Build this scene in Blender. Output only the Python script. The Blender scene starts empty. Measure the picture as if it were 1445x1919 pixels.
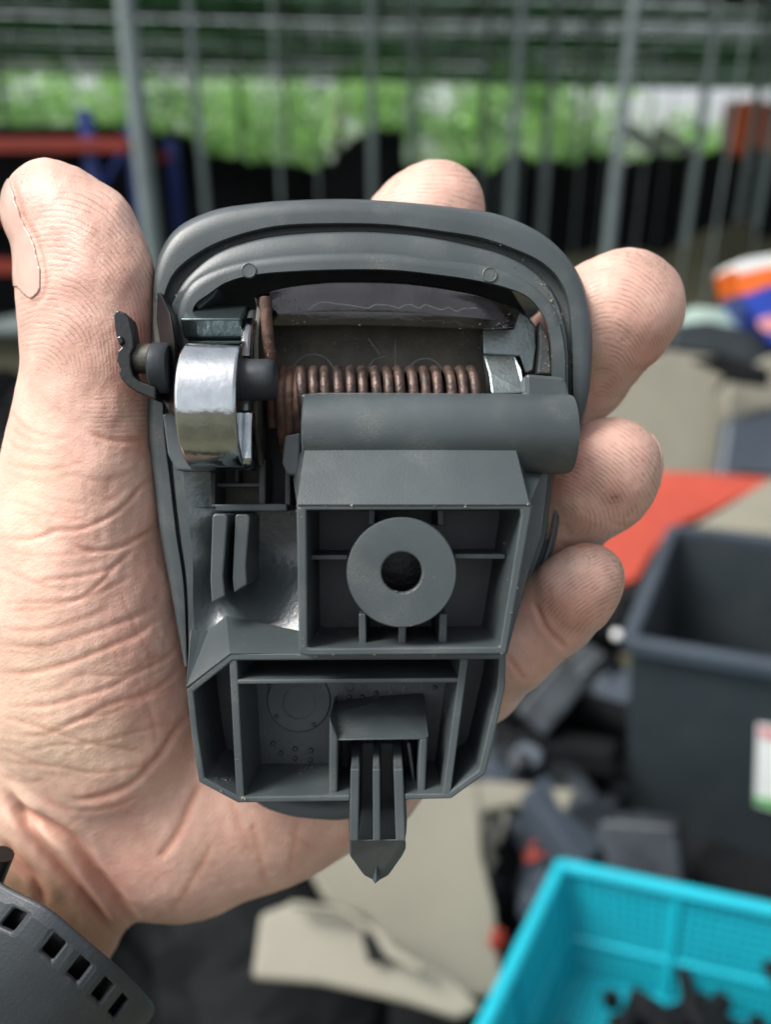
import bpy, bmesh, math, random
import numpy as np
from mathutils import Vector, Matrix
from mathutils.bvhtree import BVHTree
random.seed(7); rng = np.random.default_rng(7)
sc = bpy.context.scene
C = sc.collection
R = math.radians

# ------------------------------------------------------------------ camera
CAM_H, PITCH = 0.95, 22.0
F, CX, CY = 1386.0, 722.5, 959.5           # focal length in photo pixels, image centre
D0, S = 1386.0, 1e-4                        # the part is held 13.86 cm from the lens; 1 px = 0.1 mm there
cam = bpy.data.cameras.new('camera'); camo = bpy.data.objects.new('camera', cam); C.objects.link(camo)
camo.location = (0, 0, CAM_H); camo.rotation_euler = (R(90 - PITCH), 0, 0)
cam.sensor_fit = 'VERTICAL'; cam.sensor_height = 36.0; cam.lens = 36.0 * F / 1919.0
cam.clip_start = 0.01; cam.clip_end = 800
cam.dof.use_dof = True; cam.dof.focus_distance = 0.1325; cam.dof.aperture_fstop = cam.lens / 3.2
sc.camera = camo
CM = Matrix.Translation((0, 0, CAM_H)) @ Matrix.Rotation(R(90 - PITCH), 4, 'X')

# ------------------------------------------------------------------ light
SUN_DIR = Vector((-0.58, -0.16, 0.85)).normalized()      # towards the sun
el = math.asin(SUN_DIR.z); az = math.atan2(SUN_DIR.x, SUN_DIR.y)
w = bpy.data.worlds.new('World'); sc.world = w; w.use_nodes = True
nt = w.node_tree; bg = nt.nodes['Background']
sky = nt.nodes.new('ShaderNodeTexSky'); sky.sky_type = 'NISHITA'; sky.sun_disc = False
sky.sun_elevation = el; sky.sun_rotation = az; sky.dust_density = 4.0; sky.air_density = 1.0; sky.ozone_density = 1.0
hs = nt.nodes.new('ShaderNodeHueSaturation'); hs.inputs['Saturation'].default_value = 0.28
nt.links.new(sky.outputs[0], hs.inputs['Color']); nt.links.new(hs.outputs[0], bg.inputs[0])
bg.inputs[1].default_value = 0.08
sl = bpy.data.lights.new('sun', 'SUN'); sl.energy = 1.5; sl.angle = R(24); sl.color = (1.0, 0.97, 0.92)
so = bpy.data.objects.new('sun', sl); C.objects.link(so)
so.rotation_euler = SUN_DIR.to_track_quat('Z', 'Y').to_euler()
vs = sc.view_settings; vs.view_transform = 'Standard'; vs.look = 'None'; vs.gamma = 1.0; vs.exposure = 1.42
sc.cycles.max_bounces = 6

# ------------------------------------------------------------------ materials
def mat(name, col, rough=0.5, metal=0.0, var=0.15, vscale=40.0, bump=0.0, bscale=400.0, col2=None, dust=0.0, dustcol=(0.22, 0.20, 0.16), dscale=60.0, spec=0.5, rvar=0.0, stretch=None):
    m = bpy.data.materials.new(name); m.use_nodes = True; t = m.node_tree; N = t.nodes; Lk = t.links
    b = N['Principled BSDF']; b.inputs['Roughness'].default_value = rough; b.inputs['Metallic'].default_value = metal
    b.inputs['Specular IOR Level'].default_value = spec
    tc = N.new('ShaderNodeTexCoord'); src = tc.outputs['Object']
    if stretch:
        mp = N.new('ShaderNodeMapping'); mp.inputs['Scale'].default_value = stretch
        Lk.new(src, mp.inputs[0]); src = mp.outputs[0]
    n1 = N.new('ShaderNodeTexNoise'); n1.inputs['Scale'].default_value = vscale; n1.inputs['Detail'].default_value = 5
    Lk.new(src, n1.inputs['Vector'])
    rp = N.new('ShaderNodeValToRGB'); e = rp.color_ramp.elements
    c1 = tuple(c * (1 - var) for c in col); c2 = col2 if col2 else tuple(min(1, c * (1 + var)) for c in col)
    e[0].position = .3; e[0].color = (*c1, 1); e[1].position = .7; e[1].color = (*c2, 1)
    Lk.new(n1.outputs[0], rp.inputs[0]); out = rp.outputs[0]
    if dust > 0:
        n2 = N.new('ShaderNodeTexNoise'); n2.inputs['Scale'].default_value = dscale; n2.inputs['Detail'].default_value = 3
        n3 = N.new('ShaderNodeTexNoise'); n3.inputs['Scale'].default_value = dscale * 55; n3.inputs['Detail'].default_value = 2
        Lk.new(tc.outputs['Object'], n2.inputs['Vector']); Lk.new(tc.outputs['Object'], n3.inputs['Vector'])
        m1 = N.new('ShaderNodeMapRange'); m1.inputs[1].default_value = .5; m1.inputs[2].default_value = .75; Lk.new(n2.outputs[0], m1.inputs[0])
        m2 = N.new('ShaderNodeMapRange'); m2.inputs[1].default_value = .5; m2.inputs[2].default_value = .66; Lk.new(n3.outputs[0], m2.inputs[0])
        mu = N.new('ShaderNodeMath'); mu.operation = 'MULTIPLY'; Lk.new(m1.outputs[0], mu.inputs[0]); Lk.new(m2.outputs[0], mu.inputs[1])
        mu2 = N.new('ShaderNodeMath'); mu2.operation = 'MULTIPLY'; mu2.inputs[1].default_value = dust; Lk.new(mu.outputs[0], mu2.inputs[0])
        mx = N.new('ShaderNodeMixRGB'); mx.inputs[2].default_value = (*dustcol, 1); Lk.new(mu2.outputs[0], mx.inputs[0]); Lk.new(out, mx.inputs[1]); out = mx.outputs[0]
    Lk.new(out, b.inputs['Base Color'])
    if rvar:
        mr = N.new('ShaderNodeMapRange'); mr.inputs[3].default_value = rough - rvar; mr.inputs[4].default_value = rough + rvar
        Lk.new(n1.outputs[0], mr.inputs[0]); Lk.new(mr.outputs[0], b.inputs['Roughness'])
    if bump > 0:
        nb = N.new('ShaderNodeTexNoise'); nb.inputs['Scale'].default_value = bscale; nb.inputs['Detail'].default_value = 4
        Lk.new(src, nb.inputs['Vector'])
        bp = N.new('ShaderNodeBump'); bp.inputs['Strength'].default_value = bump; bp.inputs['Distance'].default_value = 0.4 / bscale
        Lk.new(nb.outputs[0], bp.inputs['Height']); Lk.new(bp.outputs[0], b.inputs['Normal'])
    return m
M = {}
M['plastic'] = mat('grey_plastic', (.055, .068, .073), .41, 0, .20, 55, .22, 2600, dust=.7, dscale=110, rvar=.13)
M['plastic_dusty'] = mat('dusty_grey_plastic', (.050, .058, .060), .6, 0, .15, 120, .4, 2600, dust=.9, dscale=160, dustcol=(.25, .23, .19))
M['plastic_satin'] = mat('rubbed_plastic', (.062, .078, .085), .36, 0, .16, 150, .35, 900, rvar=.08, spec=1.0)
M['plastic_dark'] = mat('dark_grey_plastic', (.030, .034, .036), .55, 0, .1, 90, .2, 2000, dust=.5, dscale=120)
M['chrome'] = mat('chrome', (.54, .57, .59), .10, 1, .12, 300, .12, 900, rvar=.07)
M['chrome_worn'] = mat('worn_chrome', (.30, .295, .30), .11, 1, .12, 160, .12, 1200, rvar=.05, dust=.25, dscale=150)
M['zinc'] = mat('zinc_steel', (.21, .245, .245), .38, .9, .3, 160, .3, 1500, rvar=.08, dust=.6, dscale=150)
M['dusty_metal'] = mat('dusty_metal', (.085, .080, .064), .6, .2, .3, 200, .5, 1800, dust=1, dscale=140, dustcol=(.30, .28, .20))
M['copper'] = mat('oiled_spring_steel', (.045, .038, .034), .42, .5, .4, 500, .8, 1500, col2=(.14, .090, .074), dust=.3, dscale=200)
M['rust'] = mat('rusty_steel', (.075, .050, .040), .7, .4, .4, 400, .6, 1500, col2=(.16, .085, .06))
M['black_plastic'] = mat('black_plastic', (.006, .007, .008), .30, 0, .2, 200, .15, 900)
M['mark'] = mat('pale_mark', (.42, .43, .43), .35, .3, .1, 400)
M['rubber'] = mat('black_rubber_pin', (.022, .028, .034), .5, 0, .1, 200, .15, 900)
M['strap'] = mat('strap_rubber', (.030, .037, .044), .48, 0, .08, 60, .35, 1800, dust=.2, dscale=60)

# ------------------------------------------------------------------ scene graph helpers
def link(name, me, m, parent=None, smooth=False):
    o = bpy.data.objects.new(name, me); C.objects.link(o)
    if m: me.materials.append(M[m] if isinstance(m, str) else m)
    if smooth: me.polygons.foreach_set('use_smooth', [True] * len(me.polygons))
    if parent: o.parent = parent
    return o
def tag(o, label, cat, group=None, kind=None):
    if label: o['label'] = label
    if cat: o['category'] = cat
    if group: o['group'] = group
    if kind: o['kind'] = kind
    return o
def empty(name, matrix, label=None, cat=None, group=None):
    o = bpy.data.objects.new(name, None); C.objects.link(o); o.matrix_world = matrix; o.empty_display_size = .02
    return tag(o, label, cat, group)
def mesh(name, V, Fc):
    me = bpy.data.meshes.new(name); me.from_pydata([tuple(v) for v in V], [], [tuple(f) for f in Fc]); me.update(); return me
def fixn(me):
    bm = bmesh.new(); bm.from_mesh(me); bmesh.ops.recalc_face_normals(bm, faces=bm.faces); bm.to_mesh(me); bm.free(); return me
def bevel(o, wd=0.0003, seg=2, ang=35):
    b = o.modifiers.new('bevel', 'BEVEL'); b.width = wd; b.segments = seg; b.limit_method = 'ANGLE'; b.angle_limit = R(ang); b.harden_normals = False
    return o
def autosmooth(o, ang=35):
    me = o.data; me.polygons.foreach_set('use_smooth', [True] * len(me.polygons))
    try: me.set_sharp_from_angle(angle=R(ang))
    except Exception: pass
    return o

# held-part coordinates: (u,v) as seen, d = depth behind the reference plane, all in 0.1 mm units
def L(u, v, d):
    k = (D0 + d) / D0 * S
    return Vector(((u - CX) * k, -(v - CY) * k, -d * S))
def cr(pts, n, closed=False):
    P = np.array(pts, float); m = len(P)
    out = []
    segs = m if closed else m - 1
    for i in range(segs):
        p1, p2 = P[i], P[(i + 1) % m]
        p0 = P[i - 1] if (closed or i > 0) else 2 * p1 - p2
        p3 = P[(i + 2) % m] if (closed or i + 2 < m) else 2 * p2 - p1
        for k in range(n):
            t = k / n
            out.append(.5 * ((2 * p1) + (-p0 + p2) * t + (2 * p0 - 5 * p1 + 4 * p2 - p3) * t * t + (-p0 + 3 * p1 - 3 * p2 + p3) * t ** 3))
    if not closed: out.append(P[-1])
    return np.array(out)

ROOT_M = CM @ Matrix.Translation((0, 0, -D0 * S))
root = empty('door_handle_part', ROOT_M, 'dark grey plastic car door handle housing with chrome lever, spring and long prong, held in the hand', 'car part')

def prism(name, pts, d0, d1, m='plastic', back=1.0, bev=.0003, parent=None, ddf=None, smooth=True):
    """polygon seen at depth d0 (or per-point depth) pushed straight back to depth d1"""
    fr = []
    for p in pts:
        d = p[2] if len(p) > 2 else d0
        fr.append(L(p[0], p[1], d))
    c = sum((Vector(f) for f in fr), Vector()) / len(fr)
    bk = [Vector((c.x + (f.x - c.x) * back, c.y + (f.y - c.y) * back, -d1 * S)) for f in fr]
    n = len(fr); V = fr + bk
    Fc = [list(range(n)), list(range(2 * n - 1, n - 1, -1))] + [(i, (i + 1) % n, n + (i + 1) % n, n + i) for i in range(n)]
    o = link(name, fixn(mesh(name, V, Fc)), m, parent or root)
    if bev: bevel(o, bev)
    return o
def ring_wall(name, outer, inner, d0, d1, m='plastic', draft=0.0, bev=.0003, gap=None):
    n = len(outer)
    a = [L(p[0], p[1], p[2] if len(p) > 2 else d0) for p in outer]; b = [L(p[0], p[1], p[2] if len(p) > 2 else d0) for p in inner]
    c = sum(a, Vector()) / n
    def bk(v, s): return Vector((c.x + (v.x - c.x) * s, c.y + (v.y - c.y) * s, -d1 * S))
    a2 = [bk(v, 1 + draft) for v in a]; b2 = [bk(v, 1 - draft) for v in b]
    V = a + b + b2 + a2; Fc = []
    for i in range(n):
        j = (i + 1) % n
        if i == gap:
            Fc += [tuple(k * n + i for k in range(4)), tuple(k * n + j for k in range(4))]; continue
        for k in range(4):
            k2 = (k + 1) % 4
            Fc.append((k * n + i, k * n + j, k2 * n + j, k2 * n + i))
    o = link(name, fixn(mesh(name, V, Fc)), m, root)
    if bev: bevel(o, bev)
    return o
def wall(name, a, b, th, d0, d1, m='plastic', draft=0.35, bev=.00025):
    """a thin rib whose top edge is seen from a to b"""
    ax, ay = a[:2]; bx, by = b[:2]; dx, dy = bx - ax, by - ay; l = math.hypot(dx, dy); nx, ny = -dy / l * th / 2, dx / l * th / 2
    da = a[2] if len(a) > 2 else d0; db = b[2] if len(b) > 2 else d0
    V = []
    for (x, y, d, s) in ((ax, ay, da, 1), (ax, ay, da, -1), (bx, by, db, -1), (bx, by, db, 1)):
        V.append(L(x + nx * s, y + ny * s, d))
    for (x, y, d, s) in ((ax, ay, da, 1), (ax, ay, da, -1), (bx, by, db, -1), (bx, by, db, 1)):
        q = L(x + nx * s * (1 + draft), y + ny * s * (1 + draft), d); V.append(Vector((q.x, q.y, -d1 * S)))
    Fc = [(0, 1, 2, 3), (7, 6, 5, 4), (0, 4, 5, 1), (1, 5, 6, 2), (2, 6, 7, 3), (3, 7, 4, 0)]
    o = link(name, fixn(mesh(name, V, Fc)), m, root)
    if bev: bevel(o, bev)
    return o
def lathe(name, c, axis, prof, m, seg=48, parent=None, M0=None, caps=False, jag=None):
    """prof: list of (radius, along) in metres about point c along axis"""
    axis = Vector(axis).normalized(); t = Vector((0, 0, 1)) if abs(axis.z) < .9 else Vector((1, 0, 0))
    e1 = axis.cross(t).normalized(); e2 = axis.cross(e1)
    V = []; Fc = []
    for i, (r, h) in enumerate(prof):
        for k in range(seg):
            a = 2 * math.pi * k / seg; rr = r + (jag(i, a) if jag else 0)
            V.append(Vector(c) + axis * h + (e1 * math.cos(a) + e2 * math.sin(a)) * rr)
    for i in range(len(prof) - 1):
        for k in range(seg):
            k2 = (k + 1) % seg
            Fc.append((i * seg + k, i * seg + k2, (i + 1) * seg + k2, (i + 1) * seg + k))
    if caps:
        Fc.append(tuple(range(seg))); Fc.append(tuple(range((len(prof) - 1) * seg, len(prof) * seg)))
    o = link(name, fixn(mesh(name, V, Fc)), m, parent); autosmooth(o, 40)
    return o
def tube(name, P, r, m, parent=None, seg=10, closed_caps=True):
    P = [Vector(p) for p in P]; n = len(P); rs = r if hasattr(r, '__len__') else [r] * n
    V = []; Fc = []; up = None
    for i in range(n):
        t = (P[min(i + 1, n - 1)] - P[max(i - 1, 0)]).normalized()
        if up is None: up = t.orthogonal().normalized()
        up = (up - t * up.dot(t)).normalized(); sd = t.cross(up)
        for k in range(seg):
            a = 2 * math.pi * k / seg; V.append(P[i] + (up * math.cos(a) + sd * math.sin(a)) * rs[i])
    for i in range(n - 1):
        for k in range(seg):
            k2 = (k + 1) % seg; Fc.append((i * seg + k, i * seg + k2, (i + 1) * seg + k2, (i + 1) * seg + k))
    if closed_caps: Fc.append(tuple(range(seg))); Fc.append(tuple(range((n - 1) * seg, n * seg)))
    o = link(name, fixn(mesh(name, V, Fc)), m, parent); autosmooth(o, 50)
    return o

# ------------------------------------------------------------------ bezel: flange, groove and inner lip lofted along the arch
ST = [  # outer edge, groove start, groove end, step, inner edge, extra depth
 ((346,1250),(350,1248),(354,1246),(358,1246),(362,1246),60), ((319,1100),(345,1100),(350,1100),(361,1100),(372,1100),45),
 ((300,1000),(331,1000),(337,1000),(350,1000),(366,1000),40), ((288,905),(320,905),(326,905),(343,905),(360,905),35),
 ((275,800),(308,800),(318,798),(330,795),(350,795),25), ((279,680),(305,680),(316,680),(326,680),(350,680),15),
 ((284,590),(304,590),(318,592),(334,590),(360,600),5), ((290,505),(313,540),(330,556),(346,550),(366,572),0),
 ((325,435),(338,502),(352,520),(368,524),(392,552),0), ((395,397),(394,464),(402,478),(412,504),(427,529),0),
 ((480,382),(463,438),(466,454),(468,490),(482,515),0), ((560,376),(536,424),(540,441),(546,480),(555,509),0),
 ((650,374),(648,421),(648,435),(648,476),(650,506),0), ((750,379),(736,424),(736,438),(732,478),(736,507),0),
 ((850,389),(823,435),(822,449),(822,490),(823,516),0), ((930,402),(900,448),(892,464),(895,497),(895,527),0),
 ((1000,430),(961,468),(948,481),(954,513),(952,541),0), ((1052,470),(1013,492),(998,509),(1003,540),(990,558),0),
 ((1090,525),(1048,526),(1036,551),(1038,578),(1018,592),0), ((1107,590),(1065,571),(1055,600),(1053,618),(1030,630),0),
 ((1110,660),(1071,640),(1064,650),(1060,665),(1034,670),0), ((1103,740),(1073,730),(1066,730),(1061,728),(1034,728),10),
 ((1088,810),(1076,800),(1068,800),(1060,800),(1034,800),40), ((1064,880),(1048,880),(1040,880),(1032,880),(1010,880),75),
 ((1045,1000),(1033,1000),(1024,1000),(1015,1000),(1005,1000),95), ((1021,1073),(1010,1073),(1001,1073),(991,1073),(980,1073),100),
 ((990,1142),(983,1142),(979,1142),(973,1142),(966,1142),100), ((959,1211),(956,1211),(953,1211),(950,1211),(946,1211),100)]
def curve(i): return cr([s[i] for s in ST], 6)
ex = cr([(s[5], 0) for s in ST], 6)[:, 0]
c0, c1, c2, c3, c4 = (curve(i) for i in range(5))
def off(a, b, t): return a + (b - a) * t
rows = [(off(c0, c4, -.0), 118), (c0, 85), (off(c0, c1, -.02), 50), (c0, 22), (off(c0, c1, .06), 8), (off(c0, c1, .18), 1), (off(c0, c1, .55), 0),
        (off(c0, c1, .93), 1), (c1, 6), (off(c1, c2, .15), 30), (off(c1, c2, .85), 32), (c2, 4), (off(c2, c3, .10), -3), (off(c2, c3, .94), -3), (off(c2, c3, .97), -18),
        (off(c3, c4, .06), -24), (off(c3, c4, .5), -24), (off(c3, c4, .94), -24), (c4, -18), (off(c4, c3, -.02), 20), (c4, 112)]
V = []; Fc = []; n = len(c0)
for (c, d) in rows:
    for i in range(n):
        V.append(L(c[i][0], c[i][1], d + ex[i]))
nr = len(rows)
for r in range(nr):
    r2 = (r + 1) % nr
    for i in range(n - 1): Fc.append((r * n + i, r * n + i + 1, r2 * n + i + 1, r2 * n + i))
Fc.append(tuple(r * n for r in range(nr))); Fc.append(tuple(r * n + n - 1 for r in reversed(range(nr))))
o = link('bezel_rim', fixn(mesh('bezel_rim', V, Fc)), 'plastic', root); autosmooth(o, 60)
# ejector-pin circles on the inner lip
for (u, v) in ((466, 507), (918, 515)):
    c = L(u, v, -25)
    lathe('moulded_circle', c, (0, 0, 1), [(.00138, -.0006), (.00138, .00016), (.00125, .00022), (.00112, .00010), (.0, .00008)], 'plastic', 28, root)

# cup behind the opening, with the open slot on the right
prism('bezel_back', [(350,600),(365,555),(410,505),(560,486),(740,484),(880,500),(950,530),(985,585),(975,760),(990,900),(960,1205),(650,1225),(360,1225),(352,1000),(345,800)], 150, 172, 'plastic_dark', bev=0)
# domed lower end of the trim face, below the latch box
V = []; Fc = []
bulge = cr([(352,1225),(392,1400),(470,1493),(530,1524),(600,1534),(660,1532),(760,1500),(880,1370),(958,1212)], 5)
for (s, d) in ((.90, 96), (1.0, 100), (1.005, 118), (.97, 150), (.6, 172), (0.0, 180)):
    for p in bulge:
        q = (655 + (p[0] - 655) * s, 1212 + (p[1] - 1212) * s); V.append(L(q[0], q[1], d))
nb = len(bulge)
for r in range(5):
    for i in range(nb - 1): Fc.append((r * nb + i, r * nb + i + 1, (r + 1) * nb + i + 1, (r + 1) * nb + i))
o = link('bezel_face', fixn(mesh('bezel_face', V, Fc)), 'plastic', root); autosmooth(o, 50)
sm = o.modifiers.new('solid', 'SOLIDIFY'); sm.thickness = .0012

# recess panel behind the spring
prism('recess_panel', [(505,606),(560,604),(650,604),(780,604),(912,606),(918,760),(700,760),(500,760)], 92, 118, 'dusty_metal', bev=.0002)
for (u, v, r) in ((587, 704, 40), (797, 706, 34)):
    P = [L(u + r * math.cos(a), v - r * math.sin(a), 90) for a in np.linspace(.25, 2.9, 24)]
    tube('scratch_ring', P, .00013, 'mark', root, 6)
for (a, b) in (((690,634),(712,664)), ((741,634),(741,690)), ((690,690),(700,674)), ((700,674),(722,668))):
    tube('scratch', [L(*a, 91), L(*b, 91)], .00005, 'mark', root, 5)

# ------------------------------------------------------------------ chrome lever
top = cr([(476,556),(520,541),(560,534),(600,530),(650,528),(760,531),(860,545),(920,560),(972,581)], 6)
bot = cr([(490,610),(520,611),(560,611),(600,610),(650,610),(760,612),(860,616),(920,617),(962,614)], 6)
rowsL = [(-.02, 60), (-.03, -20), (0, -34), (.03, -38), (.07, -34), (.2, -16), (.45, 6), (.68, 20), (.74, 14), (.9, -8), (.98, -14), (1.0, -10), (1.0, 60)]
V = []; Fc = []; n = len(top)
for (t, d) in rowsL:
    for i in range(n):
        p = off(top[i], bot[i], t); V.append(L(p[0], p[1], d))
nr = len(rowsL)
for r in range(nr):
    r2 = (r + 1) % nr
    for i in range(n - 1): Fc.append((r * n + i, r * n + i + 1, r2 * n + i + 1, r2 * n + i))
Fc.append(tuple(r * n for r in range(nr))); Fc.append(tuple(r * n + n - 1 for r in reversed(range(nr))))
lev = link('lever', fixn(mesh('lever', V, Fc)), 'chrome_worn', root); autosmooth(lev, 45)
mk = [(578,580),(590,571),(600,567),(612,566),(630,569),(650,571),(668,574),(690,577),(703,571),(716,571),(730,572),(748,577),(758,572),(770,571),(786,577),(797,571),(812,576),(828,580),(840,576),(856,583),(868,578),(895,577)]
mkp = cr(mk, 5)
P = []
for p in mkp:
    i = int(np.argmin(abs(top[:, 0] - p[0]))); t = (p[1] - top[i][1]) / (bot[i][1] - top[i][1])
    d = np.interp(t, [r[0] for r in rowsL[2:11]], [r[1] for r in rowsL[2:11]])
    P.append(L(p[0], p[1], d + .6))
tube('weld_line', P, .00013, 'mark', lev, 6)

# right-hand lever bracket and leaf
prism('lever_bracket', [(905,617),(962,615),(972,582),(992,594),(1004,610),(1006,650),(1000,694),(985,700),(975,668),(906,664)], 40, 80, 'zinc')
prism('lever_leaf', [(905,664,26),(966,664,26),(978,690,0),(986,737,-20),(921,738,-20),(916,700,0)], 30, 50, 'zinc', bev=.0004)
prism('side_pad', [(1012,600),(1030,640),(1034,700),(1008,700),(1012,650)], 20, 60, 'plastic_dusty')

# ------------------------------------------------------------------ coil spring on the hinge pin
def xr(u, d): return (u - CX) * (D0 + d) / D0 * S
SPY = L(0, 746, 12).y; SR = .0052; WR = .00098
P = []; turns = 14.6
x0, x1 = xr(560, -30), xr(900, -30)
for i in range(int(turns * 22) + 1):
    a = 2 * math.pi * i / 22; t = i / (turns * 22)
    P.append(Vector((x0 + (x1 - x0) * (t + .0035 * math.sin(t * 31) + .002 * math.sin(t * 77)), SPY + SR * math.cos(a), -.0012 + SR * math.sin(a))))
tube('coil_spring', P, WR, 'copper', root, 10)
P = []
for i in range(int(2.4 * 22) + 1):
    a = 2 * math.pi * i / 22
    P.append(Vector((xr(523, -20) + (xr(560, -20) - xr(523, -20)) * i / (2.4 * 22), L(0, 768, 0).y + .0082 * math.cos(a), -.0045 + .0062 * math.sin(a))))
tube('coil_spring_end', P, .0011, 'rust', root, 10)
tube('spring_leg', [L(497, 560, -28), L(499, 600, -34), L(505, 660, -30), L(508, 720, -10), L(512, 800, 20)], [.0012, .0011, .0011, .0011, .0011], 'rust', root, 12)

# ------------------------------------------------------------------ hinge barrel
BY = L(0, 812, -60).y; BR = .0072
xa, xb = xr(566, -100), xr(1076, -70)
cz = .0046
lathe('hinge_barrel', (xa, BY, cz), (1, 0, 0), [(0, 0), (BR * .96, 0), (BR, .0003), (BR, xb - xa - .0010), (BR * .97, xb - xa - .0002), (BR * .9, xb - xa), (0, xb - xa)], 'plastic', 64, root)
prism('barrel_shelf', [(563,738),(600,735),(700,735),(986,737),(986,700),(1058,706),(1064,720),(1075,772),(1075,800),(563,800),(566,770)], -58, 60, 'plastic', bev=.0006)
prism('barrel_collar', [(533,816),(564,810),(562,850),(560,892),(538,890),(528,868)], -62, 60, 'plastic', bev=.0004)
prism('barrel_end', [(970,800),(1073,800),(1070,840),(1060,868),(1044,884),(1020,886),(970,884)], -70, 80, 'plastic', bev=.0012)
# sloping roof from the barrel to the front rim of the screw box, with a soft cove where they meet
V = []; Fc = []
prof = [(.0, -96), (.06, -99), (.14, -106), (.25, -116), (.45, -130), (.7, -146), (.92, -159), (.97, -162), (1.0, -160)]
for (t, d) in prof:
    vv = 822 + (949 - 822) * t
    V += [L(574 - 19 * t + (2 if t > .95 else 0), vv, d), L(700, vv, d - 1), L(830, vv, d - 1), L(962 + 32 * t, vv, d)]
for (t, d) in prof:
    vv = 822 + (949 - 822) * t
    V += [L(574 - 19 * t, vv, d + 22), L(700, vv, d + 22), L(830, vv, d + 22), L(962 + 32 * t, vv, d + 22)]
np_ = len(prof)
for b in (0, np_ * 4):
    for r in range(np_ - 1):
        for k in range(3): Fc.append((b + r * 4 + k, b + r * 4 + k + 1, b + (r + 1) * 4 + k + 1, b + (r + 1) * 4 + k))
for r in range(np_ - 1):
    for k in (0, 3): Fc.append((r * 4 + k, (r + 1) * 4 + k, np_ * 4 + (r + 1) * 4 + k, np_ * 4 + r * 4 + k))
for k in range(3):
    Fc.append((k, k + 1, np_ * 4 + k + 1, np_ * 4 + k)); q = (np_ - 1) * 4; Fc.append((q + k, q + k + 1, np_ * 4 + q + k + 1, np_ * 4 + q + k))
o = link('box_roof', fixn(mesh('box_roof', V, Fc)), 'plastic', root); autosmooth(o, 30)
prism('box_side', [(963,826,-96),(994,946,-160),(1003,905,-70),(1020,886,-50),(985,884,-60)], -100, 60, 'plastic', bev=.0002)
prism('box_side', [(574,826,-96),(556,948,-158),(549,900,-60),(562,850,-60)], -60, 60, 'plastic', bev=.0002)

# ------------------------------------------------------------------ screw box
ring_wall('screw_box_wall', [(555,944),(995,940),(998,950),(949,1226),(575,1229),(560,1226)], [(574,956),(975,955),(977,966),(937,1212),(584,1215),(576,1213)], -160, 62, draft=.012)
prism('screw_box_floor', [(568,950),(985,950),(940,1222),(575,1222)], 56, 66, 'plastic', bev=0)
wall('rib', (573,1045), (652,1045), 10, -84, 60); wall('rib', (852,1043), (948,1043), 10, -84, 60)
for (u, w_) in ((679, 14), (754, 14), (831, 15)): wall('rib', (u, 1150, -112), (u - (u - 754) * .01, 1212, -112), w_, -112, 60)
for u in (697, 826): wall('rib', (u, 955), (u, 985), 12, -70, 60)
bc = L(753, 1073, -165); bR = .0104 * (D0 - 165) / D0; hR = .0039 * (D0 - 165) / D0
def jag(i, a):
    return 0
lathe('screw_boss', bc, (0, 0, -1), [(bR * .88, .0228), (bR * .88, .0022), (hR * 1.2, .0018), (hR * .97, .0016), (hR * .98, .0006), (hR, .0001), (hR * 1.04, 0), (hR * 1.10, 0), (bR * .95, 0), (bR * .975, .00002), (bR * .99, .0002), (bR, .0006), (bR * .985, .0228)], 'plastic', 72, root)
for k in range(26):     # torn burr round the lower edge of the hole
    a = R(random.uniform(200, 345)); r = hR * random.uniform(.93, 1.03)
    p = bc + Vector((math.cos(a) * r, math.sin(a) * r, random.uniform(-.0006, .0001)))
    s = random.uniform(.00010, .00026)
    q = [p + Vector((random.uniform(-s, s), random.uniform(-s, s), random.uniform(-s, s))) for _ in range(5)]
    bm = bmesh.new(); [bm.verts.new(x) for x in q]; bmesh.ops.convex_hull(bm, input=bm.verts); me = bpy.data.meshes.new('burr'); bm.to_mesh(me); bm.free()
    if k == 0: burr_mb = []
    burr_mb.append(me)
bm = bmesh.new()
for me in burr_mb: bm.from_mesh(me); bpy.data.meshes.remove(me)
me = bpy.data.meshes.new('burr'); bm.to_mesh(me); bm.free(); o = link('burr', me, 'plastic_satin', root); o['kind'] = 'stuff'
prism('hole_shade', [(700,1020),(806,1020),(806,1126),(700,1126)], 48, 54, 'black_plastic', bev=0)  # black plate stands in for the shade inside the open screw hole

# flange to the right of the screw box
prism('body_flange', [(1004,884),(1029,884),(1026,912),(1016,1002),(991,1074),(973,1143),(951,1228),(936,1228),(985,950)], -46, 66, 'plastic', bev=.0004)

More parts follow.
